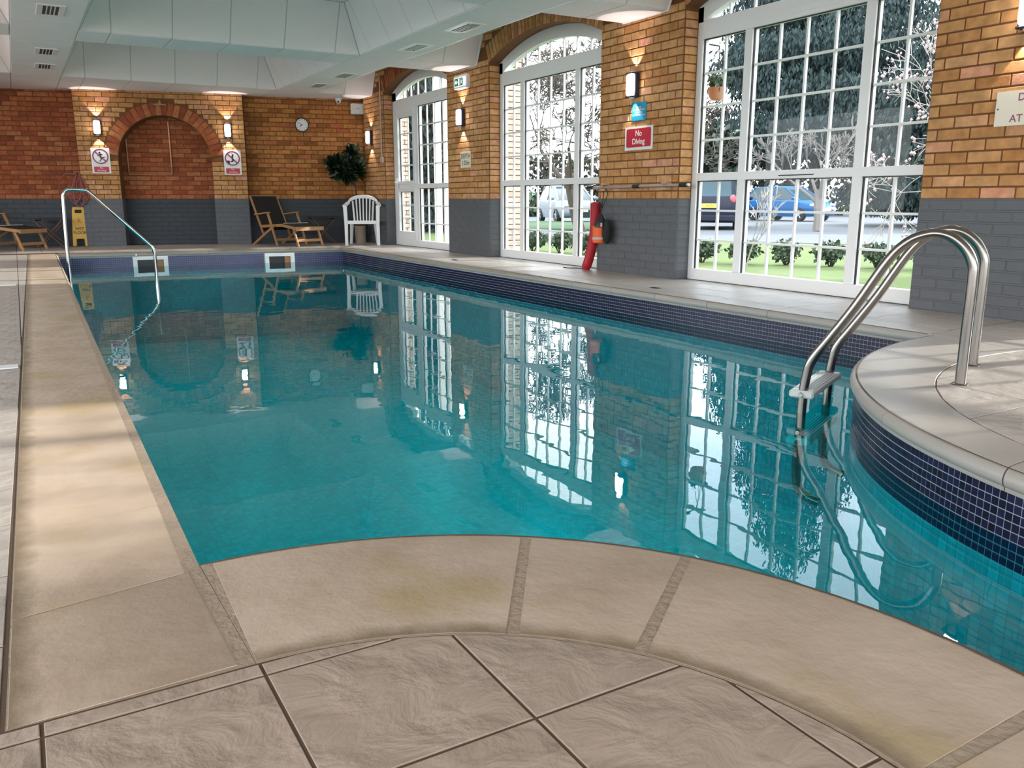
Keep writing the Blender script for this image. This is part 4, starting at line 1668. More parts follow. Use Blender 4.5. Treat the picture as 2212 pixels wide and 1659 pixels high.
cc_ = thing('dome_camera', 'small white dome camera hanging from the ceiling edge near the speaker', 'camera', T(4.98, 14.42, ZC))
MB().lathe([(0.055, 0.0), (0.058, -0.02), (0.05, -0.04)], 20).build('base', WHITE, cc_, smooth=True)
MB().ball((0, 0, -0.045), 0.042, 0.042, 0.042, 16, 10).build('dome', WHITE, cc_, smooth=True)
MB().lathe([(0.018, 0), (0.014, 0.012)], 12, frame((-0.018, -0.036, -0.058), (1, 0, 0), (-0.35, -0.85, -0.35))).build('lens', BLACK, cc_)

cd = thing('conduit', 'pale vertical cable conduit beside the garden door arch', 'pipe', RW(13.425, 0, XF - 0.008))
MB().tube([(0, 1.42, 0.012), (0, 2.62, 0.012)], 0.012, 8).build('tube', CABLE, cd, smooth=True)
MB().box(-0.035, 0.055, 1.335, 1.43, 0.0, 0.035, None, 0.004).build('junction_box', CABLE, cd)
for zz in (1.7, 2.05, 2.35):
    MB().box(-0.018, 0.018, zz - 0.008, zz + 0.008, 0.0, 0.027, None, 0.003).build('clip', CABLE, cd)

pz = -0.12 + 0.006
pp = thing('copper_pipe', 'bare copper pipe run with a tap on the back of the arched niche', 'pipe', FW(0, 0, pz))
MB().tube([(2.39, 2.0, 0.02), (2.39, 1.17, 0.02), (2.375, 1.155, 0.02), (1.735, 1.15, 0.02), (1.72, 1.165, 0.02), (1.72, 1.80, 0.02)], 0.011, 8).build('tube', COPPER, pp, smooth=True)
for (u, z) in ((2.385, 1.158), (1.725, 1.155)):
    MB().ball((u, z, 0.02), 0.018, 0.018, 0.018, 10, 6).build('elbow', COPPER, pp, smooth=True)
tp = MB()
tp.tube([(2.39, 1.27, 0.02), (2.39, 1.27, 0.075), (2.40, 1.225, 0.085)], 0.011, 8)
tp.tube([(2.35, 1.285, 0.06), (2.44, 1.285, 0.06)], 0.007, 8)
tp.build('tap', COPPER, pp, smooth=True)
ft = thing('alarm_sounder', 'small pale fitting on a flat base at the crown of the brick arch', 'fitting', FW(2.325, 2.235, PD + 0.007))
MB().box(-0.095, 0.095, -0.012, 0.006, 0, 0.045, None, 0.004).build('base', mat('tan_fitting', (0.42, 0.27, 0.14), 0.6), ft)
MB().lathe([(0.03, 0), (0.022, 0.03), (0.008, 0.06)], 14, Matrix.Translation((0, 0.006, 0.022)) @ Matrix.Rotation(-pi / 2, 4, 'X')).build('top', mat('tan_fitting', (0.42, 0.27, 0.14), 0.6), ft, smooth=True)

# ------------------------------------------------------------------ pool ladder and hand rail
OD = Vector((-0.43, 0.90, 0)).normalized()
F1, F2 = Vector((3.306, 1.978, 0)), Vector((3.743, 2.191, 0))
lad = thing('pool_ladder', 'steel pool ladder with two hooped rails on the curved platform', 'ladder', T(F1.x, F1.y, 0))
prof = [(0, -0.02), (0, 0.2), (0, 0.44), (0.008, 0.50), (0.038, 0.555), (0.085, 0.595), (0.135, 0.612), (0.185, 0.608), (0.25, 0.578), (0.32, 0.50), (0.433, 0.30), (0.537, 0.138), (0.585, 0.066), (0.612, 0.01), (0.624, -0.06), (0.63, -0.13), (0.633, -0.30), (0.633, -0.52), (0.60, -0.60), (0.52, -0.63)]


def smooth_path(pts, n=3):
    P = [Vector(p) for p in pts]
    out = []
    for i in range(len(P) - 1):
        p0, p1, p2, p3 = P[max(i - 1, 0)], P[i], P[i + 1], P[min(i + 2, len(P) - 1)]
        for k in range(n):
            t = k / n
            out.append(0.5 * ((2 * p1) + (p2 - p0) * t + (2 * p0 - 5 * p1 + 4 * p2 - p3) * t * t + (3 * p1 - p0 - 3 * p2 + p3) * t ** 3))
    out.append(P[-1])
    return out


for F in (F1, F2):
    base = F - F1
    MB().tube(smooth_path([base + OD * o + Vector((0, 0, z)) for o, z in prof], 4), 0.0212, 16).build('rail', STEEL, lad, smooth=True)
    MB().lathe([(0.034, 0.0), (0.032, 0.004), (0.024, 0.006)], 20, T(base.x, base.y, 0.0005)).build('foot_ring', STEEL, lad, smooth=True)
side = (F2 - F1)
SL = side.length
for zt in (-0.105, -0.33):
    o_ = 0.632
    M = along(OD * o_ + Vector((0, 0, zt)), OD * o_ + side + Vector((0, 0, zt)))
    MB().box(-0.03, SL + 0.03, -0.055, 0.055, -0.035, 0.0, M, 0.008).build('tread', mat('pale_tread', (0.62, 0.63, 0.62), 0.45), lad)
    rb = MB()
    for k in range(7):
        rb.box(0.03, SL - 0.03, -0.045 + k * 0.014, -0.039 + k * 0.014, 0.0, 0.003, M)
    rb.build('tread_rib', mat('grey_tread_rib', (0.40, 0.42, 0.42), 0.5), lad)
    for x in (-0.034, SL + 0.022):
        MB().lathe([(0.012, 0), (0.010, 0.008)], 10, M @ Matrix.Translation((x, 0, -0.018)) @ Matrix.Rotation(pi / 2 * (-1 if x < 0 else 1), 4, 'Y')).build('bolt', CHROME, lad)

hr = thing('hand_rail', 'steel hand rail sloping into the far end of the pool', 'handrail', T(0.487, 11.5, 0))
hp = [(0.0, -0.95), (0.0, -0.3), (0.004, 0.2), (0.02, 0.72), (0.028, 0.80), (0.055, 0.848), (0.10, 0.862), (0.20, 0.860), (0.275, 0.852), (0.315, 0.826), (0.60, 0.53), (0.90, 0.222), (0.955, 0.155), (0.976, 0.09), (0.978, 0.0), (0.976, -0.3), (0.975, -0.95)]
MB().tube(smooth_path([(x, 0, z) for x, z in hp], 3), 0.021, 12).build('rail', CHROME, hr, smooth=True)

# ------------------------------------------------------------------ loungers
def lounger(M, label):
    t = thing('sun_lounger', label, 'lounger', M, 'steamer loungers')
    # local: x right, -y towards the foot end, z up; origin below the front of the seat
    W = 0.25
    zs = 0.335
    for s in (-1, 1):
        b = MB()
        bar(b, (s * W, 0.20, 0.14), (s * W, 0.57, 0.80), 0.025, 0.035, ch=0.004)
        b.build('back_rail', TEAK, t)
        a = MB()
        bar(a, (s * (W + 0.03), -0.02, 0.535), (s * (W + 0.03), 0.40, 0.50), 0.055, 0.022, ch=0.006)
        a.build('armrest', TEAK, t)
        l = MB()
        bar(l, (s * (W + 0.03), 0.02, 0.525), (s * (W + 0.03), -0.22, 0.0), 0.028, 0.04, up=(0, 1, 0.4), ch=0.004)
        l.build('front_leg', TEAK, t)
        l = MB()
        bar(l, (s * (W + 0.03), -0.16, 0.33), (s * (W + 0.03), 0.50, 0.0), 0.026, 0.04, ch=0.004)
        l.build('rear_leg', TEAK, t)
        l = MB()
        bar(l, (s * W, 0.30, zs - 0.03), (s * W, -0.34, zs), 0.026, 0.045, ch=0.004)
        bar(l, (s * W, -0.32, zs), (s * W, -0.72, zs - 0.045), 0.026, 0.045, ch=0.004)
        l.build('seat_rail', TEAK, t)
        l = MB()
        bar(l, (s * (W - 0.02), -0.62, zs - 0.05), (s * (W - 0.02), -0.74, 0.0), 0.028, 0.035, up=(0, 1, 0.2), ch=0.004)
        l.build('foot_leg', TEAK, t)
    c = MB()
    bar(c, (-W - 0.012, 0.566, 0.79), (W + 0.012, 0.566, 0.79), 0.022, 0.05, ch=0.004)
    c.build('top_bar', TEAK, t)
    c = MB()
    bar(c, (-W - 0.014, -0.735, zs - 0.05), (W + 0.014, -0.735, zs - 0.05), 0.024, 0.062, ch=0.004)
    c.build('foot_bar', TEAK, t)
    c = MB()
    bar(c, (-W + 0.01, -0.705, 0.10), (W - 0.01, -0.705, 0.10), 0.02, 0.045, ch=0.004)
    c.build('stretcher', TEAK, t)
    c = MB()
    bar(c, (-W - 0.02, -0.175, 0.10), (W + 0.02, -0.175, 0.10), 0.02, 0.045, ch=0.004)
    c.build('stretcher', TEAK, t)
    f = MB()
    f.box(0.10, 0.735, -W + 0.014, W - 0.014, -0.004, 0.004, along((0, 0.20, 0.155), (0, 0.57, 0.815)))
    f.build('back_fabric', FABRIC, t)
    f = MB()
    f.box(0, 0.62, -W + 0.014, W - 0.014, 0.012, 0.020, along((0, 0.30, zs - 0.02), (0, -0.32, zs + 0.012)))
    f.box(0, 0.40, -W + 0.014, W - 0.014, 0.012, 0.020, along((0, -0.32, zs + 0.010), (0, -0.72, zs - 0.032)))
    f.build('seat_fabric', FABRIC, t)
    f = MB()
    for k in range(24):
        x = -W + 0.03 + k * 0.0195
        f.box(x, x + 0.009, -0.345, -0.315, zs + 0.026, zs + 0.036)
    f.build('seam_cord', SIGNW, t)
    return t


lounger(T(3.84, 14.13, 0) @ Rz(radians(18)), 'teak and black fabric lounger near the pool corner, beside the folding table')
lounger(T(-0.34, 15.0, 0) @ Rz(radians(47)), 'teak and black fabric lounger at the picture edge before the dark red wall')


def folding_table(M, label):
    t = thing('folding_table', label, 'table', M, 'small dark folding tables')
    top = MB()
    for k in range(6):
        top.box(-0.22, 0.22, -0.20 + k * 0.067, -0.143 + k * 0.067, 0.435, 0.452, None, 0.003)
    top.box(-0.20, -0.17, -0.20, 0.20, 0.415, 0.436, None, 0.003).box(0.17, 0.20, -0.20, 0.20, 0.415, 0.436, None, 0.003)
    top.build('tabletop', BLACK, t)
    for y in (-0.15, 0.15):
        for s in (-1, 1):
            l = MB()
            bar(l, (s * 0.19, y + s * 0.012, 0.418), (-s * 0.19, y + s * 0.012, 0.006), 0.018, 0.03, up=(0, 1, 0), ch=0.003)
            l.build('leg', DKWOOD, t)
    for sx in (-0.19, 0.19):
        st = MB()
        bar(st, (sx, -0.15, 0.03), (sx, 0.15, 0.03), 0.018, 0.022)
        st.build('stretcher', DKWOOD, t)
    return t


folding_table(T(4.55, 14.30, 0) @ Rz(radians(-6)), 'small dark cross-legged table between lounger and plastic chair')
folding_table(T(0.46, 15.30, 0) @ Rz(radians(-14)), 'small dark cross-legged table between lounger and wet floor sign')

# ------------------------------------------------------------------ plastic chair
ch = thing('plastic_chair', 'white moulded plastic armchair at the corner of the pool', 'chair', T(5.03, 13.60, 0) @ Rz(radians(-24)))
seat = MB()
nx, ny = 8, 8
vs, fs = [], []
for L_ in (0, 1):
    for i in range(nx + 1):
        for j in range(ny + 1):
            x, y = -0.215 + 0.43 * i / nx, -0.235 + 0.44 * j / ny
            z = 0.405 - 0.014 * (1 - (2 * i / nx - 1) ** 2) - 0.02 * j / ny + (-0.022 if j == 0 else 0) - 0.022 * L_
            vs.append((x, y, z))
n1 = (nx + 1) * (ny + 1)
for i in range(nx):
    for j in range(ny):
        a, b, c, d = i * (ny + 1) + j, (i + 1) * (ny + 1) + j, (i + 1) * (ny + 1) + j + 1, i * (ny + 1) + j + 1
        fs.append((a, b, c, d))
        fs.append((a + n1, d + n1, c + n1, b + n1))
for i in range(nx):
    for j in (0, ny):
        a, b = i * (ny + 1) + j, (i + 1) * (ny + 1) + j
        fs.append((a, a + n1, b + n1, b))
for j in range(ny):
    for i in (0, nx):
        a, b = i * (ny + 1) + j, i * (ny + 1) + j + 1
        fs.append((a, a + n1, b + n1, b))
seat.add(vs, fs)
seat.box(-0.235, 0.235, -0.245, -0.21, 0.345, 0.402, None, 0.008)
seat.build('seat', WHITE, ch)
for sx in (-1, 1):
    MB().tube([(sx * 0.262, -0.235, 0.0), (sx * 0.258, -0.235, 0.35), (sx * 0.268, -0.23, 0.625)], [0.026, 0.030, 0.032], 8).build('front_leg', WHITE, ch, smooth=True)
    MB().tube([(sx * 0.225, 0.27, 0.0), (sx * 0.195, 0.20, 0.38)], [0.024, 0.034], 8).build('rear_leg', WHITE, ch, smooth=True)
    arm = MB()
    pts = [(sx * 0.270, -0.245, 0.632), (sx * 0.285, -0.10, 0.645), (sx * 0.275, 0.06, 0.655), (sx * 0.245, 0.17, 0.69)]
    sm = smooth_path(pts, 4)
    vs, fs = [], []
    for p in sm:
        for dx, dz in ((-0.034, 0), (-0.030, 0.014), (0.030, 0.014), (0.034, 0), (0.03, -0.012), (-0.03, -0.012)):
            vs.append((p.x + dx, p.y, p.z + dz))
    for i in range(len(sm) - 1):
        for k in range(6):
            k2 = (k + 1) % 6
            fs.append((i * 6 + k, i * 6 + k2, i * 6 + 6 + k2, i * 6 + 6 + k))
    fs.append(tuple(range(6)))
    fs.append(tuple((len(sm) - 1) * 6 + k for k in range(6)))
    arm.add(vs, fs)
    arm.build('armrest', WHITE, ch)
hoop = [(-0.262, 0.12, 0.665), (-0.245, 0.19, 0.715), (-0.19, 0.245, 0.768), (-0.10, 0.275, 0.80), (0, 0.283, 0.81), (0.10, 0.275, 0.80), (0.19, 0.245, 0.768), (0.245, 0.19, 0.715), (0.262, 0.12, 0.665)]
hp_ = smooth_path(hoop, 4)
vs, fs = [], []
for p in hp_:
    for dy, dz in ((-0.012, -0.045), (0.012, -0.045), (0.016, 0.0), (0.0, 0.012), (-0.014, 0.0)):
        vs.append((p.x, p.y + dy, p.z + dz))
for i in range(len(hp_) - 1):
    for k in range(5):
        k2 = (k + 1) % 5
        fs.append((i * 5 + k, i * 5 + k2, i * 5 + 5 + k2, i * 5 + 5 + k))
fs += [tuple(range(5)), tuple((len(hp_) - 1) * 5 + k for k in range(5))]
MB().add(vs, fs).build('back_hoop', WHITE, ch, smooth=True)
for k in range(7):
    t_ = (k - 3) / 3.0
    x0, x1 = t_ * 0.15, t_ * 0.175
    ztop = 0.775 - 0.055 * abs(t_) ** 2
    w_ = 0.030 if abs(t_) == 1 else 0.024
    sl = MB()
    bar(sl, (x0, 0.195, 0.385), (x1, 0.275 - 0.03 * t_ * t_, ztop), w_, 0.011, up=(0, 1, 0), ch=0.003)
    sl.build('back_slat', WHITE, ch)

# ------------------------------------------------------------------ fig plant
fp = thing('fig_plant', 'tall dark fiddle-leaf fig in a cream pot behind the plastic chair', 'plant', T(5.155, 14.07, 0))
MB().lathe([(0.082, 0.0), (0.092, 0.02), (0.098, 0.27), (0.102, 0.275), (0.102, 0.295), (0.090, 0.295), (0.088, 0.26)], 24).build('pot', POTC, fp, smooth=True)
MB().lathe([(0.0, 0.255), (0.088, 0.262), (0.05, 0.268)], 16).build('soil', BARK, fp)
tr = MB().tube([(0, 0, 0.25), (-0.03, 0.0, 0.6), (-0.06, -0.01, 0.95), (-0.10, 0.0, 1.25), (-0.13, 0, 1.5)], [0.018, 0.015, 0.013, 0.010, 0.006], 8)
tr.tube([(-0.06, 0, 0.95), (-0.2, -0.02, 1.15), (-0.38, 0, 1.3)], [0.011, 0.008, 0.005], 6)
tr.tube([(-0.08, 0, 1.05), (0.05, 0.0, 1.25), (0.12, 0.0, 1.45)], [0.011, 0.008, 0.005], 6)
tr.build('trunk', BARK, fp, smooth=True)
lv = []
outl = [(0, 0, 0), (0.035, 0.05, 0.012), (0.048, 0.10, 0.014), (0.070, 0.155, 0.016), (0.060, 0.205, 0.012), (0.0, 0.245, -0.012), (-0.060, 0.205, 0.012), (-0.070, 0.155, 0.016), (-0.048, 0.10, 0.014), (-0.035, 0.05, 0.012), (0, 0.06, 0), (0, 0.13, 0.0), (0, 0.2, -0.004)]
fl = [(0, 1, 10), (1, 2, 11, 10), (2, 3, 11), (3, 4, 12, 11), (4, 5, 12), (5, 6, 12), (6, 7, 11, 12), (7, 8, 11), (8, 9, 10, 11), (9, 0, 10)]
LM = MB().add(outl, fl).mesh('leaf', LEAF, True)
rl = random.Random(5)
cents = [(-0.30, 0, 1.32, 0.40, 0.26), (-0.08, 0, 1.50, 0.26, 0.26), (0.0, 0, 1.25, 0.28, 0.28), (-0.22, -0.03, 1.13, 0.36, 0.22), (-0.42, 0.0, 1.30, 0.22, 0.24)]
for i in range(420):
    cx_, cy_, cz_, rx_, rz_ = cents[i % len(cents)]
    a, b = rl.uniform(0, 2 * pi), math.asin(rl.uniform(-0.95, 0.98))
    rr = rl.uniform(0.45, 1.0)
    d = Vector((cos(a) * cos(b), sin(a) * cos(b), sin(b)))
    p = Vector((cx_ + d.x * rx_ * rr * 0.9, cy_ + d.y * 0.2 * rr, cz_ + d.z * rz_ * rr * 0.95))
    if p.x > 0.14:
        p.x = 0.14
    ey = (d + Vector((0, -0.1, rl.uniform(-0.5, 0.3)))).normalized()
    M = frame(p, ey.cross(Vector((rl.uniform(-.4, .4), -0.8, 0.7))).normalized(), ey)
    M = M @ Matrix.Rotation(-pi / 2, 4, 'X') @ Matrix.Rotation(rl.uniform(-0.6, 0.6), 4, 'Y') @ Matrix.Scale(rl.uniform(0.55, 0.85), 4)
    q = M @ Vector((0, 0.2, 0))
    wy = 15.8 - 0.25 * (5.155 + q.x) - 14.07 - 0.03
    if q.y > wy or p.y > wy or q.x > 0.19:
        continue
    obj('leaf', LM, fp, M)

# ------------------------------------------------------------------ wet floor sign, hose
ws = thing('wet_floor_sign', 'yellow WET FLOOR board leaning by the pier below the hose', 'sign', FW(0.935, 0.0, 0.17) @ Matrix.Rotation(radians(-7), 4, 'X'))
w = 0.118
outl = [(-w, 0), (-w * 0.55, 0), (-w * 0.5, 0.12), (w * 0.5, 0.12), (w * 0.55, 0), (w, 0), (w * 0.82, 0.50), (w * 0.70, 0.62), (-w * 0.70, 0.62), (-w * 0.82, 0.50)]
b = MB()
# board with a hand hole: built from plates round the hole
b.prism([(-w, 0), (-w * 0.55, 0), (-w * 0.5, 0.12), (w * 0.5, 0.12), (w * 0.55, 0), (w, 0), (w * 0.80, 0.53), (-w * 0.80, 0.53)], 0, 0.02)
b.prism([(-w * 0.80, 0.53), (-w * 0.42, 0.53), (-w * 0.42, 0.585), (-w * 0.76, 0.585)], 0, 0.02).prism([(w * 0.42, 0.53), (w * 0.80, 0.53), (w * 0.76, 0.585), (w * 0.42, 0.585)], 0, 0.02)
b.prism([(-w * 0.76, 0.585), (w * 0.76, 0.585), (w * 0.68, 0.625), (-w * 0.68, 0.625)], 0, 0.02)
b.build('front_board', YELLOW, ws)
bk = MB().prism([(-w, 0), (-w * 0.55, 0), (-w * 0.5, 0.12), (w * 0.5, 0.12), (w * 0.55, 0), (w, 0), (w * 0.78, 0.50), (-w * 0.78, 0.50)], 0, 0.012, Matrix.Translation((0, 0.0, -0.035)))
bk.build('rear_board', YELLOW, ws)
text('lettering', 'WET', 0.062, INK, ws, 0.0, 0.275, 0.0205, bold=0.001)
text('lettering', 'FLOOR', 0.062, INK, ws, 0.0, 0.215, 0.0205, bold=0.001, sx=0.95)
limbs(ws, [((0, .4), (.15, 0), .2), ((.15, 0), (-.3, -.4), .16), ((.15, 0), (.55, -.35), .16), ((0, .4), (.5, .45), .12), ((0, .4), (-.45, .2), .12)], (-.1, .72, .15), mat('orange_print', (0.45, 0.14, 0.01), 0.5), 0.0202, 0.06, (0.0, 0.40))

hs = thing('garden_hose', 'red hose hanging in loose loops on the edge of the arched pier', 'hose', FW(1.0, 0, PD))
rh = random.Random(3)
hz = MB()
loops = [(-0.20, 0.80), (-0.10, 0.68), (-0.02, 0.62), (0.05, 0.66), (0.10, 0.72), (-0.06, 0.72), (0.02, 0.78)]
for k, (dx, zb_) in enumerate(loops):
    pts = []
    top = 1.13 + rh.uniform(-0.02, 0.04)
    for i in range(15):
        t = 2 * pi * i / 15
        zz = (top + zb_) / 2 + (top - zb_) / 2 * cos(t)
        wdt = 0.045 + 0.05 * (1 - cos(t)) / 2
        pts.append((0.015 + dx * (1 - cos(t)) / 2 * 0.8 + wdt * sin(t), zz, 0.03 + 0.012 * (k % 3) + 0.01 * sin(3 * t)))
    hz.tube(pts, 0.0085, 6, closed=True)
hz.tube([(0.02, 1.13, 0.05), (-0.14, 1.15, 0.05), (-0.26, 1.05, 0.04), (-0.27, 0.9, 0.04), (-0.16, 0.82, 0.05), (0.0, 0.86, 0.06)], 0.0085, 6)
hz.build('coil', HOSE, hs, smooth=True)
MB().tube([(0.02, 1.12, 0.0), (0.02, 1.12, 0.09), (0.02, 1.16, 0.10)], 0.01, 8).build('hook', BLACK, hs, smooth=True)

# ------------------------------------------------------------------ rescue pole, torpedo buoy, throw bag
po = thing('rescue_pole', 'telescopic pole with black grips clipped along the brick pier', 'pole', RW(6.69, 0.872, XF - 0.006))
# local x to the viewer's right (towards the camera end), y up, z into the room
MB().tube([(-0.73, -0.006, 0.05), (0.72, 0.006, 0.05)], 0.014, 10).build('shaft', mat('dull_aluminium', (0.55, 0.45, 0.40), 0.35, 0.7), po, smooth=True)
for a, b_ in ((-0.80, -0.69), (-0.02, 0.075), (0.665, 0.765)):
    MB().tube([(a, 0.006 * a, 0.05), (b_, 0.006 * b_, 0.05)], 0.0195, 10).build('grip', BLACK, po, smooth=True)
MB().tube([(0.765, 0.006, 0.05), (0.79, 0.006, 0.05)], 0.013, 10).build('end_cap', WHITE, po, smooth=True)
for x in (-0.50, 0.46):
    c = MB().box(x - 0.035, x + 0.035, 0.018, 0.038, 0.0, 0.075, None, 0.003).box(x - 0.035, x + 0.035, -0.038, -0.018, 0.0, 0.075, None, 0.003)
    c.box(x - 0.03, x + 0.03, -0.038, 0.038, 0.0, 0.012, None, 0.003)
    c.build('clip', mat('tan_clip', (0.50, 0.30, 0.17), 0.5), po)

tb = thing('torpedo_buoy', 'red foam rescue tube leaning against the pier edge below the pole', 'rescue tube', T(5.30, 7.49, 0.0))
mb = MB()
pts = smooth_path([(0.0, 0.0, 0.004), (0.02, -0.06, 0.18), (0.025, -0.115, 0.42), (0.012, -0.14, 0.66), (0.005, -0.15, 0.72)], 4)
mb.tube(pts, [0.038] + [0.052] * (len(pts) - 3) + [0.035, 0.02], 12)
mb.build('foam_body', TUBE_R, tb, smooth=True)
MB().tube([(0.0, 0.03, 0.006), (-0.06, 0.10, 0.012), (-0.10, 0.16, 0.008), (-0.13, 0.24, 0.012)], 0.006, 6).build('tow_line', BLACK, tb, smooth=True)

bg = thing('throw_bag', 'orange and black rescue throw bag hanging from the pole', 'bag', T(5.255, 7.14, 0.0))
MB().tube([(0.05, 0.055, 0.895), (0.043, 0.05, 0.80), (0.02, 0.04, 0.70), (0.0, 0.03, 0.64), (0.02, 0.01, 0.70), (0.045, -0.02, 0.80), (0.05, 0.035, 0.895)], 0.0045, 6).build('cord', BLACK, bg, smooth=True)
MB().box(-0.012, 0.012, 0.015, 0.045, 0.655, 0.668, None, 0.003).build('cord_toggle', BLACK, bg)
MB().lathe([(0.012, 0.60), (0.045, 0.54), (0.072, 0.47), (0.070, 0.46)], 14, T(0, 0.03, 0)).build('hood', BLACK, bg, smooth=True)
MB().lathe([(0.060, 0.30), (0.070, 0.31), (0.074, 0.47), (0.068, 0.475)], 16, T(0, 0.05, 0)).build('orange_pocket', ORANGE, bg, smooth=True)
MB().lathe([(0.076, 0.335), (0.078, 0.34), (0.078, 0.358), (0.076, 0.362)], 16, T(0, 0.05, 0)).build('reflective_band', mat('grey_band', (0.55, 0.40, 0.32), 0.4), bg, smooth=True)
MB().ball((0.02, -0.055, 0.42), 0.05, 0.05, 0.13, 12, 10).build('black_pouch', FABRIC, bg, smooth=True)
MB().box(-0.05, -0.045, -0.06, -0.03, 0.47, 0.51, None, 0.002).build('tag', mat('pink_tag', (0.7, 0.38, 0.3), 0.5), bg)

# ------------------------------------------------------------------ little things on the deck
for (x, y, lab) in ((4.70, 5.60, 'small dark drain slot in the garden-side deck before the blue car window'), (4.72, 9.52, 'small dark drain slot in the garden-side deck before the middle window')):
    g = thing('deck_drain', lab, 'drain', T(x, y, 0.001), 'deck drain slots')
    MB().box(-0.025, 0.025, -0.05, 0.05, 0, 0.003, None, 0.001).build('frame', BLACK, g)
    gr = MB()
    for k in range(4):
        gr.box(-0.018, 0.018, -0.04 + k * 0.022, -0.03 + k * 0.022, 0.003, 0.0045)
    gr.build('slot', INK, g)
for (x, y, lab) in ((-0.15, 8.66, 'flat white bar lying on the deck beyond the coping, farther one'), (-0.15, 4.37, 'flat white bar lying on the deck beyond the coping, at the picture edge')):
    g = thing('deck_inlet_cover', lab, 'cover', T(x, y, 0.0008), 'white covers on the deck')
    MB().box(-0.085, 0.085, -0.045, 0.045, 0, 0.006, None, 0.002).build('cover_plate', WHITE, g)

# ------------------------------------------------------------------ outdoors
GZ = -0.2
tag(MB().box(5.62, 120, -60, 120, GZ - 0.2, GZ).build('ground', GRASS), 'sunny lawn outside the windows', 'lawn', kind='structure')
tag(MB().box(-60, -3.3, -60, 60, GZ - 0.2, GZ).box(-3.3, 5.62, -60, -3.4, GZ - 0.2, GZ).build('ground', mat('bounce_paving', (0.34, 0.32, 0.29), 0.9, vary=0.2, scale=2)), 'unseen paving added to bounce light indoors, on the sides away from the garden', 'terrace', kind='structure')  # unseen ground added to bounce daylight in through the side openings
road = [(30, -12), (16.2, 9.8), (14.7, 13.1), (12.3, 17.9), (7.5, 28), (12, 60), (40, 60), (60, 30), (60, -12)]
tag(MB().prism(road, GZ, GZ + 0.012).build('road', ASPHALT), 'grey car park beyond the lawn', 'road', kind='structure')
isl = [(12.2, 22.4), (16.4, 19.6), (21.9, 26.6), (17.0, 30.2)]
tag(MB().prism(isl, GZ + 0.012, GZ + 0.09, None, 0.04, 0.04).build('grass_island', mat('island_grass', (0.03, 0.085, 0.025), 0.9, vary=0.5, scale=4, bump=0.5, bscale=30)), 'dark green grass island before the silver car', 'lawn', kind='structure')


def leaf_cloud(centers, n, size, seed, droop=0.0, wid=0.35):
    """many small leaf blades scattered through ellipsoids, as one crown"""
    r = random.Random(seed)
    vs, fs = [], []
    vol = [c[3] * c[4] * c[5] for c in centers]
    tot = sum(vol)
    for c, v in zip(centers, vol):
        for _ in range(int(n * v / tot) + 1):
            a, b = r.uniform(0, 2 * pi), math.asin(r.uniform(-1, 1))
            q = r.uniform(0.35, 1.0) ** 0.5
            p = Vector((c[0] + cos(a) * cos(b) * c[3] * q, c[1] + sin(a) * cos(b) * c[4] * q, c[2] + sin(b) * c[5] * q))
            s = size * r.uniform(0.6, 1.4)
            d = Vector((r.uniform(-1, 1), r.uniform(-1, 1), r.uniform(-1, 1) - droop)).normalized()
            w = d.cross(Vector((r.uniform(-1, 1), r.uniform(-1, 1), r.uniform(-.5, .5)))).normalized() * s * wid
            o = len(vs)
            vs += [p, p + d * s * 0.5 + w, p + d * s, p + d * s * 0.5 - w]
            fs.append((o, o + 1, o + 2, o + 3))
    return MB().add(vs, fs)


def conifer(x, y, h, r, z0, label, seed, n=9000, leaf=0.34):
    t = thing('conifer_tree', label, 'tree', T(x, y, GZ), 'dark conifers beyond the car park')
    MB().tube([(0, 0, 0), (0.1, 0, h * 0.5), (0, 0, h * 0.95)], [0.3, 0.2, 0.04], 10).build('trunk', BARK, t, smooth=True)
    rr = random.Random(seed)
    cs = []
    k = 26
    for i in range(k):
        f = i / (k - 1)
        z = z0 + (h - z0) * f
        rad = r * (1 - f) ** 0.75 + 0.15
        for j in range(5):
            a = rr.uniform(0, 2 * pi)
            cs.append((cos(a) * rad * 0.5, sin(a) * rad * 0.5, z, rad * 0.6, rad * 0.6, (h - z0) / k * 1.4))
    leaf_cloud(cs, n, leaf, seed, 1.8, 0.2).build('crown', CONIFER, t, kind='stuff')
    return t


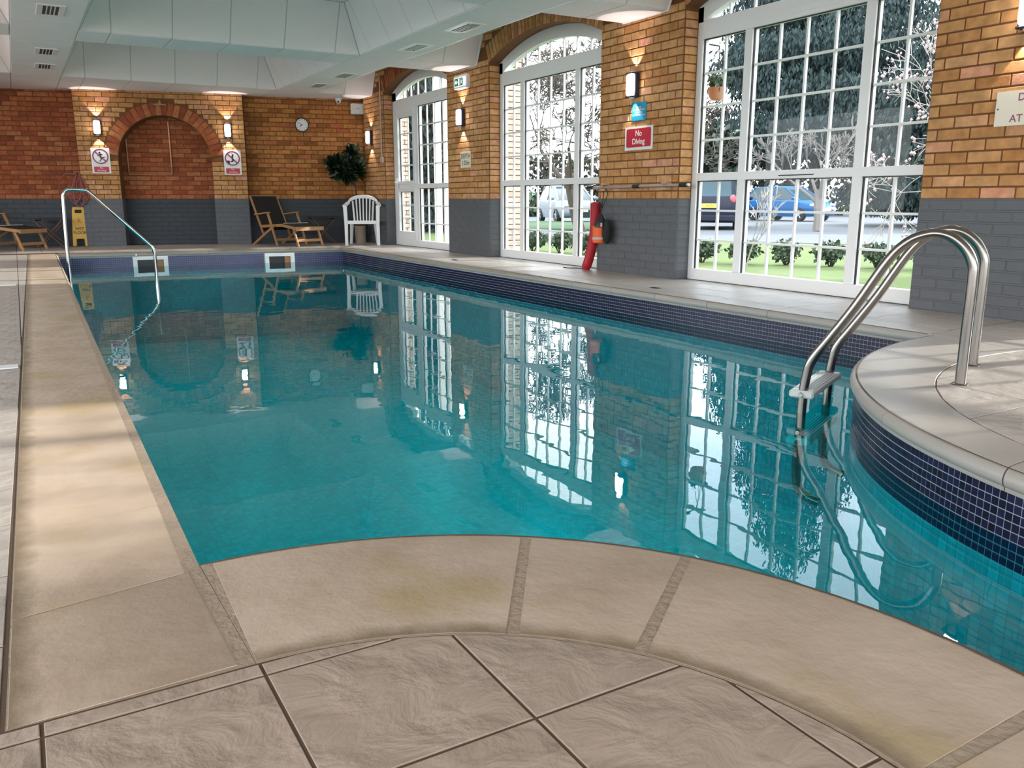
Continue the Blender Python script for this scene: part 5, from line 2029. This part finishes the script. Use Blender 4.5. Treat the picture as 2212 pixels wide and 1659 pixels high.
def bare_tree(x, y, h, label, seed, m=BARK, spread=0.55, blossom=0, levels=6, lean=(0, 0), group='bare trees outside', thick=0.16, rmin=0.0):
    t = thing('bare_tree', label, 'tree', T(x, y, GZ), group)
    r = random.Random(seed)
    tr, brm = MB(), MB()
    tips = []

    def grow(p, d, L, rad, lev):
        n = 3
        pts, rs = [p], [max(rad, rmin)]
        q, dd = p.copy(), d.copy()
        for i in range(n):
            dd = (dd + Vector((r.uniform(-1, 1), r.uniform(-1, 1), r.uniform(-0.6, 0.8))) * 0.18).normalized()
            q = q + dd * L / n
            pts.append(q.copy())
            rs.append(max(rad * (1 - 0.4 * (i + 1) / n), rmin))
        (tr if lev == 0 else brm).tube(pts, rs, 7 if lev < 2 else (4 if lev < 4 else 3), cap=False)
        if lev >= levels:
            tips.append(q)
            return
        for k in range(2 if lev > 0 and r.random() < 0.35 else 3):
            ax = Vector((r.uniform(-1, 1), r.uniform(-1, 1), r.uniform(-1, 1))).normalized()
            nd = (dd + ax * spread * r.uniform(0.7, 1.5) + Vector((0, 0, 0.08))).normalized()
            s = r.uniform(0.4, 1.0)
            st = pts[1 + int(s * (n - 1) + 0.5)]
            grow(st, nd, L * r.uniform(0.62, 0.82), rs[-1] * r.uniform(0.55, 0.75), lev + 1)
    grow(Vector((0, 0, 0)), Vector((lean[0], lean[1], 1)).normalized(), h * 0.32, thick, 0)
    tr.build('trunk', m, t, smooth=True)
    brm.build('branches', m, t)
    if blossom:
        vs = MB()
        for q in r.sample(tips, min(blossom, len(tips))):
            for _ in range(3):
                c = q + Vector((r.uniform(-1, 1), r.uniform(-1, 1), r.uniform(-1, 1))) * 0.05
                s = r.uniform(0.015, 0.03)
                vs.add([c + Vector((s, 0, 0)), c + Vector((0, s, 0)), c + Vector((-s, 0, 0)), c + Vector((0, -s, 0)), c + Vector((0, 0, s)), c + Vector((0, 0, -s))],
                       [(0, 1, 4), (1, 2, 4), (2, 3, 4), (3, 0, 4), (1, 0, 5), (2, 1, 5), (3, 2, 5), (0, 3, 5)])
        vs.build('blossom', BLOSSOM, t, kind='stuff')
    return t


def bush(x, y, r, h, label, seed, m=BUSH, n=500, size=0.09, group='low hedge bushes', name='hedge_bush'):
    b = thing(name, label, 'bush', T(x, y, GZ), group)
    st = MB()
    rr = random.Random(seed)
    for k in range(5):
        a = 2 * pi * k / 5
        st.tube([(0.02 * cos(a), 0.02 * sin(a), 0), (r * 0.5 * cos(a), r * 0.5 * sin(a), h * 0.6)], [0.012, 0.006], 5)
    st.build('stem', BARK, b)
    cs = [(rr.uniform(-.3, .3) * r, rr.uniform(-.3, .3) * r, h * 0.62 + rr.uniform(-.1, .1) * h, r * 0.75, r * 0.75, h * 0.36) for _ in range(4)]
    leaf_cloud(cs, n, size, seed).build('foliage', m, b, kind='stuff')
    return b


# hedge row along the lawn
hl = [(11.1, 6.6), (9.0, 9.67), (8.25, 13.3), (8.3, 15.4)]
hb = []
for (p, q), cnt in zip(zip(hl[:-1], hl[1:]), (6, 6, 4)):
    for i in range(cnt):
        hb.append(lerp(p, q, i / cnt))
names = ['first', 'second', 'third', 'fourth', 'fifth', 'sixth', 'seventh', 'eighth', 'ninth', 'tenth', 'eleventh', 'twelfth', 'thirteenth', 'fourteenth', 'fifteenth', 'sixteenth']
for i, (x, y) in enumerate(hb):
    bush(x + rnd(-.04, .04), y, 0.27, 0.34, 'low clipped bush, %s of the hedge row counting from the ladder pier' % names[i], 40 + i, n=420, size=0.07)

# trees
conifer(42.4, 36.0, 25.0, 7.6, 4.2, 'tall dark conifer behind the blue car', 11, 110000, 0.30)
conifer(28.5, 17.6, 9.4, 4.2, 0.8, 'broad dark conifer behind the pink blossom tree', 12, 60000, 0.2)
conifer(60.0, 34.5, 20.0, 5.6, 1.0, 'dark conifer between the tall one and the broad one', 13, 40000, 0.26)
conifer(17.5, 2.6, 12.0, 2.55, 0.2, 'added unseen evergreen keeping sun off the big window, hidden by the ladder pier', 14, 22000, 0.4)  # unseen tree added to block the sun from the big window
conifer(17.8, -3.3, 12.0, 2.55, 0.2, 'added unseen evergreen keeping sun off most of the window beside the camera', 16, 22000, 0.4)  # unseen tree added to block sun, leaving a gap for the stripe
conifer(11.2, 23.8, 7.0, 2.2, 0.3, 'dark conifer seen through the garden door window', 15, 30000, 0.2)
bare_tree(12.6, 18.0, 5.6, 'bare winter tree filling the middle window', 21, BARK, 0.80, 0, 8, (-0.15, 0.1), thick=0.16, rmin=0.012)
bare_tree(17.8, 23.6, 7.5, 'second bare tree behind the one in the middle window', 22, BARK, 0.78, 0, 8, thick=0.2, rmin=0.015)
bare_tree(20.6, 17.2, 3.9, 'bare grey tree between the blue car and the conifers', 23, PALEBARK2, 0.7, 0, 6, rmin=0.014)
bare_tree(10.35, 5.95, 3.6, 'pale blossoming tree close outside the big window', 24, PALEBARK, 0.75, 170, 6, (-0.1, 0.3), 'blossom trees', 0.05, 0.0042)
bare_tree(8.55, 8.30, 1.5, 'thin pale leafless shrub before the dark car', 26, PALEBARK, 0.35, 0, 4, (0, 0), 'leafless shrubs', 0.012, 0.005)
for (x, y, r, h, lab, sd) in ((25.2, 26.4, 1.5, 3.8, 'glossy dark laurel beside the tall conifer', 61), (24.5, 29.6, 1.0, 3.0, 'smaller laurel shrub above the dark car', 62),
                              (24.0, 15.2, 0.8, 1.8, 'wide laurel under the conifers', 63), (26.5, 33.5, 1.3, 1.9, 'round shrub behind the blue car', 64)):
    bush(x, y, r, h, lab, sd, LAUREL, 2200, 0.28, 'laurel shrubs', 'laurel_shrub')
hd2 = thing('boundary_hedge', 'tall brown-green hedge behind the blue car', 'hedge', T(0, 0, GZ))
leaf_cloud([(28 + i * 1.25, 45.5 - i * 1.05, 1.7 + 0.3 * sin(i * 1.7), 1.3, 1.1, 1.9) for i in range(24)], 16000, 0.3, 78).build('foliage', mat('winter_hedge', (0.05, 0.05, 0.035), 0.85, vary=0.5, scale=1.5), hd2, kind='stuff')
hedge = thing('boundary_hedge', 'long low green hedge at the far side of the car park', 'hedge', T(0, 0, GZ))
leaf_cloud([(26 - i * 1.7, 39 + i * 0.9, 0.55, 1.3, 0.8, 0.75) for i in range(18)], 9000, 0.3, 77).build('foliage', BUSH, hedge, kind='stuff')


# ------------------------------------------------------------------ cars
def car(M, label, paint, L=3.95, W=1.72, H=1.47, plate='front', rear_up=0.0, txt='VN13', front=True):
    """hatchback: local x forward, y left, z up, wheels on z = 0"""
    c = thing('car', label, 'car', M, 'parked cars')
    xs = [-L / 2, -L / 2 + 0.10, -L / 2 + 0.45, -L * 0.22, 0.0, L * 0.16, L * 0.27, L / 2 - 0.35, L / 2 - 0.08, L / 2]
    belt = [0.72 + rear_up, 0.90 + rear_up, 0.95 + rear_up, 0.95, 0.93, 0.92, 0.90, 0.80, 0.66, 0.52]
    bot = [0.38, 0.26, 0.22, 0.20, 0.20, 0.20, 0.20, 0.22, 0.26, 0.34]
    hw = [0.40, 0.46, 0.49, 0.5, 0.5, 0.5, 0.5, 0.48, 0.43, 0.36]
    vs, fs = [], []
    for x, b, z0, h in zip(xs, belt, bot, hw):
        w = h * W
        mid = (b + z0) * 0.5
        for (yy, zz) in ((-w * 0.90, z0), (-w, mid), (-w * 0.97, b - 0.08), (-w * 0.86, b), (w * 0.86, b), (w * 0.97, b - 0.08), (w, mid), (w * 0.90, z0)):
            vs.append((x, yy, zz))
    for i in range(len(xs) - 1):
        for k in range(8):
            k2 = (k + 1) % 8
            fs.append((i * 8 + k, i * 8 + 8 + k, i * 8 + 8 + k2, i * 8 + k2))
    fs += [tuple(range(8)), tuple((len(xs) - 1) * 8 + k for k in range(8))[::-1]]
    MB().add(vs, fs).build('body', paint, c, smooth=True)
    # cabin: glass volume with a painted roof and pillars
    bx = [-L / 2 + 0.22, -L / 2 + 0.55, -L * 0.1, L * 0.05, L * 0.27]
    cab = [(-L / 2 + 0.12, 0.86 + rear_up, 0.40), (-L / 2 + 0.55, H - 0.03, 0.345), (-L * 0.08, H, 0.35), (L * 0.06, H - 0.05, 0.345), (L * 0.29, 0.88, 0.42)]
    lo = [(-L / 2 + 0.10, 0.85 + rear_up, 0.43), (-L / 2 + 0.45, 0.93, 0.445), (-L * 0.08, 0.92, 0.45), (L * 0.10, 0.91, 0.45), (L * 0.30, 0.86, 0.43)]
    vs, fs = [], []
    for (x, z, h), (x2, z2, h2) in zip(cab, lo):
        vs += [(x2, -h2 * W, z2), (x, -h * W, z), (x, h * W, z), (x2, h2 * W, z2)]
    for i in range(4):
        for k in range(3):
            fs.append((i * 4 + k, i * 4 + 4 + k, i * 4 + 5 + k, i * 4 + k + 1))
    fs += [(0, 1, 2, 3), (16, 19, 18, 17)]
    MB().add(vs, fs).build('windows', CARG, c, smooth=True)
    rf = MB()
    for (a, b) in ((1, 2), (2, 3)):
        xa, za, ha = cab[a]
        xb, zb, hb_ = cab[b]
        rf.add([(xa, -ha * W - .01, za - .02), (xb, -hb_ * W - .01, zb - .02), (xb, hb_ * W + .01, zb - .02), (xa, ha * W + .01, za - .02), (xa, -ha * W * .9, za + .025), (xb, -hb_ * W * .9, zb + .025), (xb, hb_ * W * .9, zb + .025), (xa, ha * W * .9, za + .025)],
               [(4, 5, 6, 7), (0, 1, 5, 4), (2, 3, 7, 6), (0, 4, 7, 3), (1, 2, 6, 5)])
    rf.build('roof', paint, c, smooth=True)
    pl = MB()
    for s in (-1, 1):
        for i in (0, 1, 2, 3, 4):
            a, b = cab[i], lo[i]
            if i in (1, 3):
                continue
            j = 1 if i == 0 else (3 if i == 4 else 2)
            if i in (0, 4):
                p0 = Vector((a[0], s * a[2] * W, a[1]))
                p1 = Vector((cab[j][0], s * cab[j][2] * W, cab[j][1]))
            else:
                p0, p1 = Vector((b[0], s * b[2] * W, b[1])), Vector((a[0], s * a[2] * W, a[1]))
            pl.tube([p0, p1], 0.035, 6)
    pl.build('pillar', paint, c, smooth=True)
    for x in (-L * 0.32, L * 0.31):
        for s in (-1, 1):
            wM = Matrix.Translation((x, s * (W / 2 - 0.10), 0.30)) @ Matrix.Rotation(-s * pi / 2, 4, 'X')
            wh = obj('wheel', MB().lathe([(0.20, -0.09), (0.29, -0.09), (0.305, -0.05), (0.305, 0.07), (0.285, 0.105), (0.20, 0.105), (0.19, 0.07)], 20).mesh('wheel', mat('tyre_rubber', (0.02, 0.02, 0.022), 0.8), True), c, wM)
            sp = MB()
            for k in range(5):
                sp.box(-0.022, 0.022, 0.02, 0.19, 0.085, 0.10, Rz(2 * pi * k / 5), 0.003)
            sp.lathe([(0.05, 0.07), (0.045, 0.108)], 12)
            sp.build('spoke', mat('alloy', (0.6, 0.62, 0.64), 0.3, 0.9), wh)
    for s in (-1, 1):
        MB().ball((L / 2 - 0.22, s * W * 0.36, 0.68), 0.22, 0.16, 0.075, 12, 8).build('headlight', mat('lamp_glass', (0.8, 0.85, 0.88), 0.1), c, smooth=True)
        MB().ball((-L / 2 + 0.10, s * W * 0.40, 0.86 + rear_up * .6), 0.07, 0.10, 0.14, 12, 8).build('tail_light', mat('tail_red', (0.55, 0.10, 0.12), 0.2), c, smooth=True)
        MB().ball((L * 0.24, s * (W / 2 + 0.07), 0.97), 0.06, 0.11, 0.07, 10, 8).build('mirror', paint, c, smooth=True)
    MB().prism(rrect(0.95, 0.20, 0.07), 0, 0.03, frame((L / 2 - 0.02, 0, 0.42), (0, 1, 0), (1, 0, 0.05))).build('grille', BLACK, c)
    pf = obj('number_plate', MB().prism(rrect(0.52, 0.115, 0.01), 0, 0.02, None).mesh('number_plate', SIGNW), c, frame((L / 2 + 0.012, 0, 0.50), (0, 1, 0), (1, 0, 0)))
    text('lettering', txt, 0.10, INK, pf, 0.06, 0, 0.021)
    pr = obj('number_plate', MB().prism(rrect(0.52, 0.13, 0.01), 0, 0.02, None).mesh('number_plate', mat('plate_yellow', (0.80, 0.70, 0.10), 0.4)), c, frame((-L / 2 - 0.012, 0, 0.68 + rear_up * .5), (0, -1, 0), (-1, 0, 0)))
    text('lettering', 'KUN', 0.10, INK, pr, 0.08, 0, 0.021)
    MB().box(-L / 2 - 0.03, -L / 2 + 0.2, -W * 0.44, W * 0.44, 0.26, 0.46, None, 0.04).build('rear_bumper', paint, c)
    return c


def facing(px, py, dx, dy):
    return T(px, py, GZ + 0.012) @ Rz(atan2(dy, dx))


car(facing(19.75, 29.3, -0.30, -0.954), 'silver hatchback facing the middle window', CARS, txt='VN13')
car(facing(29.6, 26.4, -0.17, -0.985) @ Rz(radians(12)), 'bright blue hatchback beyond the big window', CARB, txt='')
car(facing(20.0, 20.9, 0.70, 0.71) @ Rz(radians(-6)), 'dark tall car seen from behind with a yellow plate', CARD, 4.2, 1.82, 1.72, rear_up=0.12)

# ------------------------------------------------------------------ hanging basket and porch outside
hb_ = thing('hanging_basket', 'terracotta hanging basket with green leaves outside the big window', 'basket', T(6.28, 6.635, 1.79))
MB().lathe([(0.045, -0.06), (0.075, -0.03), (0.095, 0.055), (0.10, 0.06), (0.09, 0.062)], 20).build('bowl', TERRA, hb_, smooth=True)
leaf_cloud([(0, 0, 0.11, 0.09, 0.09, 0.07)], 140, 0.05, 91).build('foliage', BUSH, hb_, kind='stuff')
chn = MB()
for k in range(3):
    a = 2 * pi * k / 3
    chn.tube([(0.095 * cos(a), 0.095 * sin(a), 0.055), (0, 0, 0.42)], 0.003, 5)
    chn.tube([(0.098 * cos(a), 0.098 * sin(a), 0.05), (0.05 * cos(a), 0.05 * sin(a), -0.055)], 0.004, 5)
chn.build('chain', BLACK, hb_)
MB().tube([(0, 0, 0.42), (0, 0, 0.46), (-0.665, 0, 0.48)], 0.009, 6).tube([(-0.655, 0, 0.1), (-0.645, 0, 0.48), (-0.4, 0, 0.47), (-0.645, 0, 0.2)], 0.008, 6).build('bracket', BLACK, hb_)

bt = MB().box(5.64, 6.22, 10.38, 10.92, GZ, 3.6).build('brick_buttress', MORTAR)
tag(bt, 'pale brick buttress outside between door and middle window', 'wall', kind='structure')
B_PALE = brick_mat('pale_outdoor_brick', [(0, (0.50, 0.42, 0.36)), (1, (0.62, 0.55, 0.48))])
brick_field(bt, frame((5.64, 10.38, GZ), (1, 0, 0), (0, -1, 0)), const(0.01, 0.57), 0, 3.6, B_PALE, B_PALE)
brick_field(bt, frame((5.64, 10.92, GZ), (-1, 0, 0), (0, 1, 0)), const(-0.57, -0.01), 0, 3.6, B_PALE, B_PALE)
bt = MB().box(5.64, 6.05, 13.95, 14.55, GZ, 3.6).build('brick_buttress', MORTAR)
tag(bt, 'pale brick buttress outside beyond the garden door', 'wall', kind='structure')
brick_field(bt, frame((5.64, 13.95, GZ), (1, 0, 0), (0, -1, 0)), const(0.01, 0.40), 0, 3.6, B_PALE, B_PALE)
for (x, y, lab) in ((7.2, 15.2, 'white porch post seen through the door leaf'), (7.0, 14.35, 'white porch post closest to the garden door'), (7.9, 15.4, 'white porch post standing farthest outside')):
    p = thing('porch_post', lab, 'post', T(x, y, GZ), 'white porch posts')
    MB().box(-0.06, 0.06, -0.06, 0.06, 0.1, 3.4, None, 0.01).build('shaft', UPVC, p)
    MB().box(-0.09, 0.09, -0.09, 0.09, 0.0, 0.12, None, 0.01).build('base', UPVC, p)
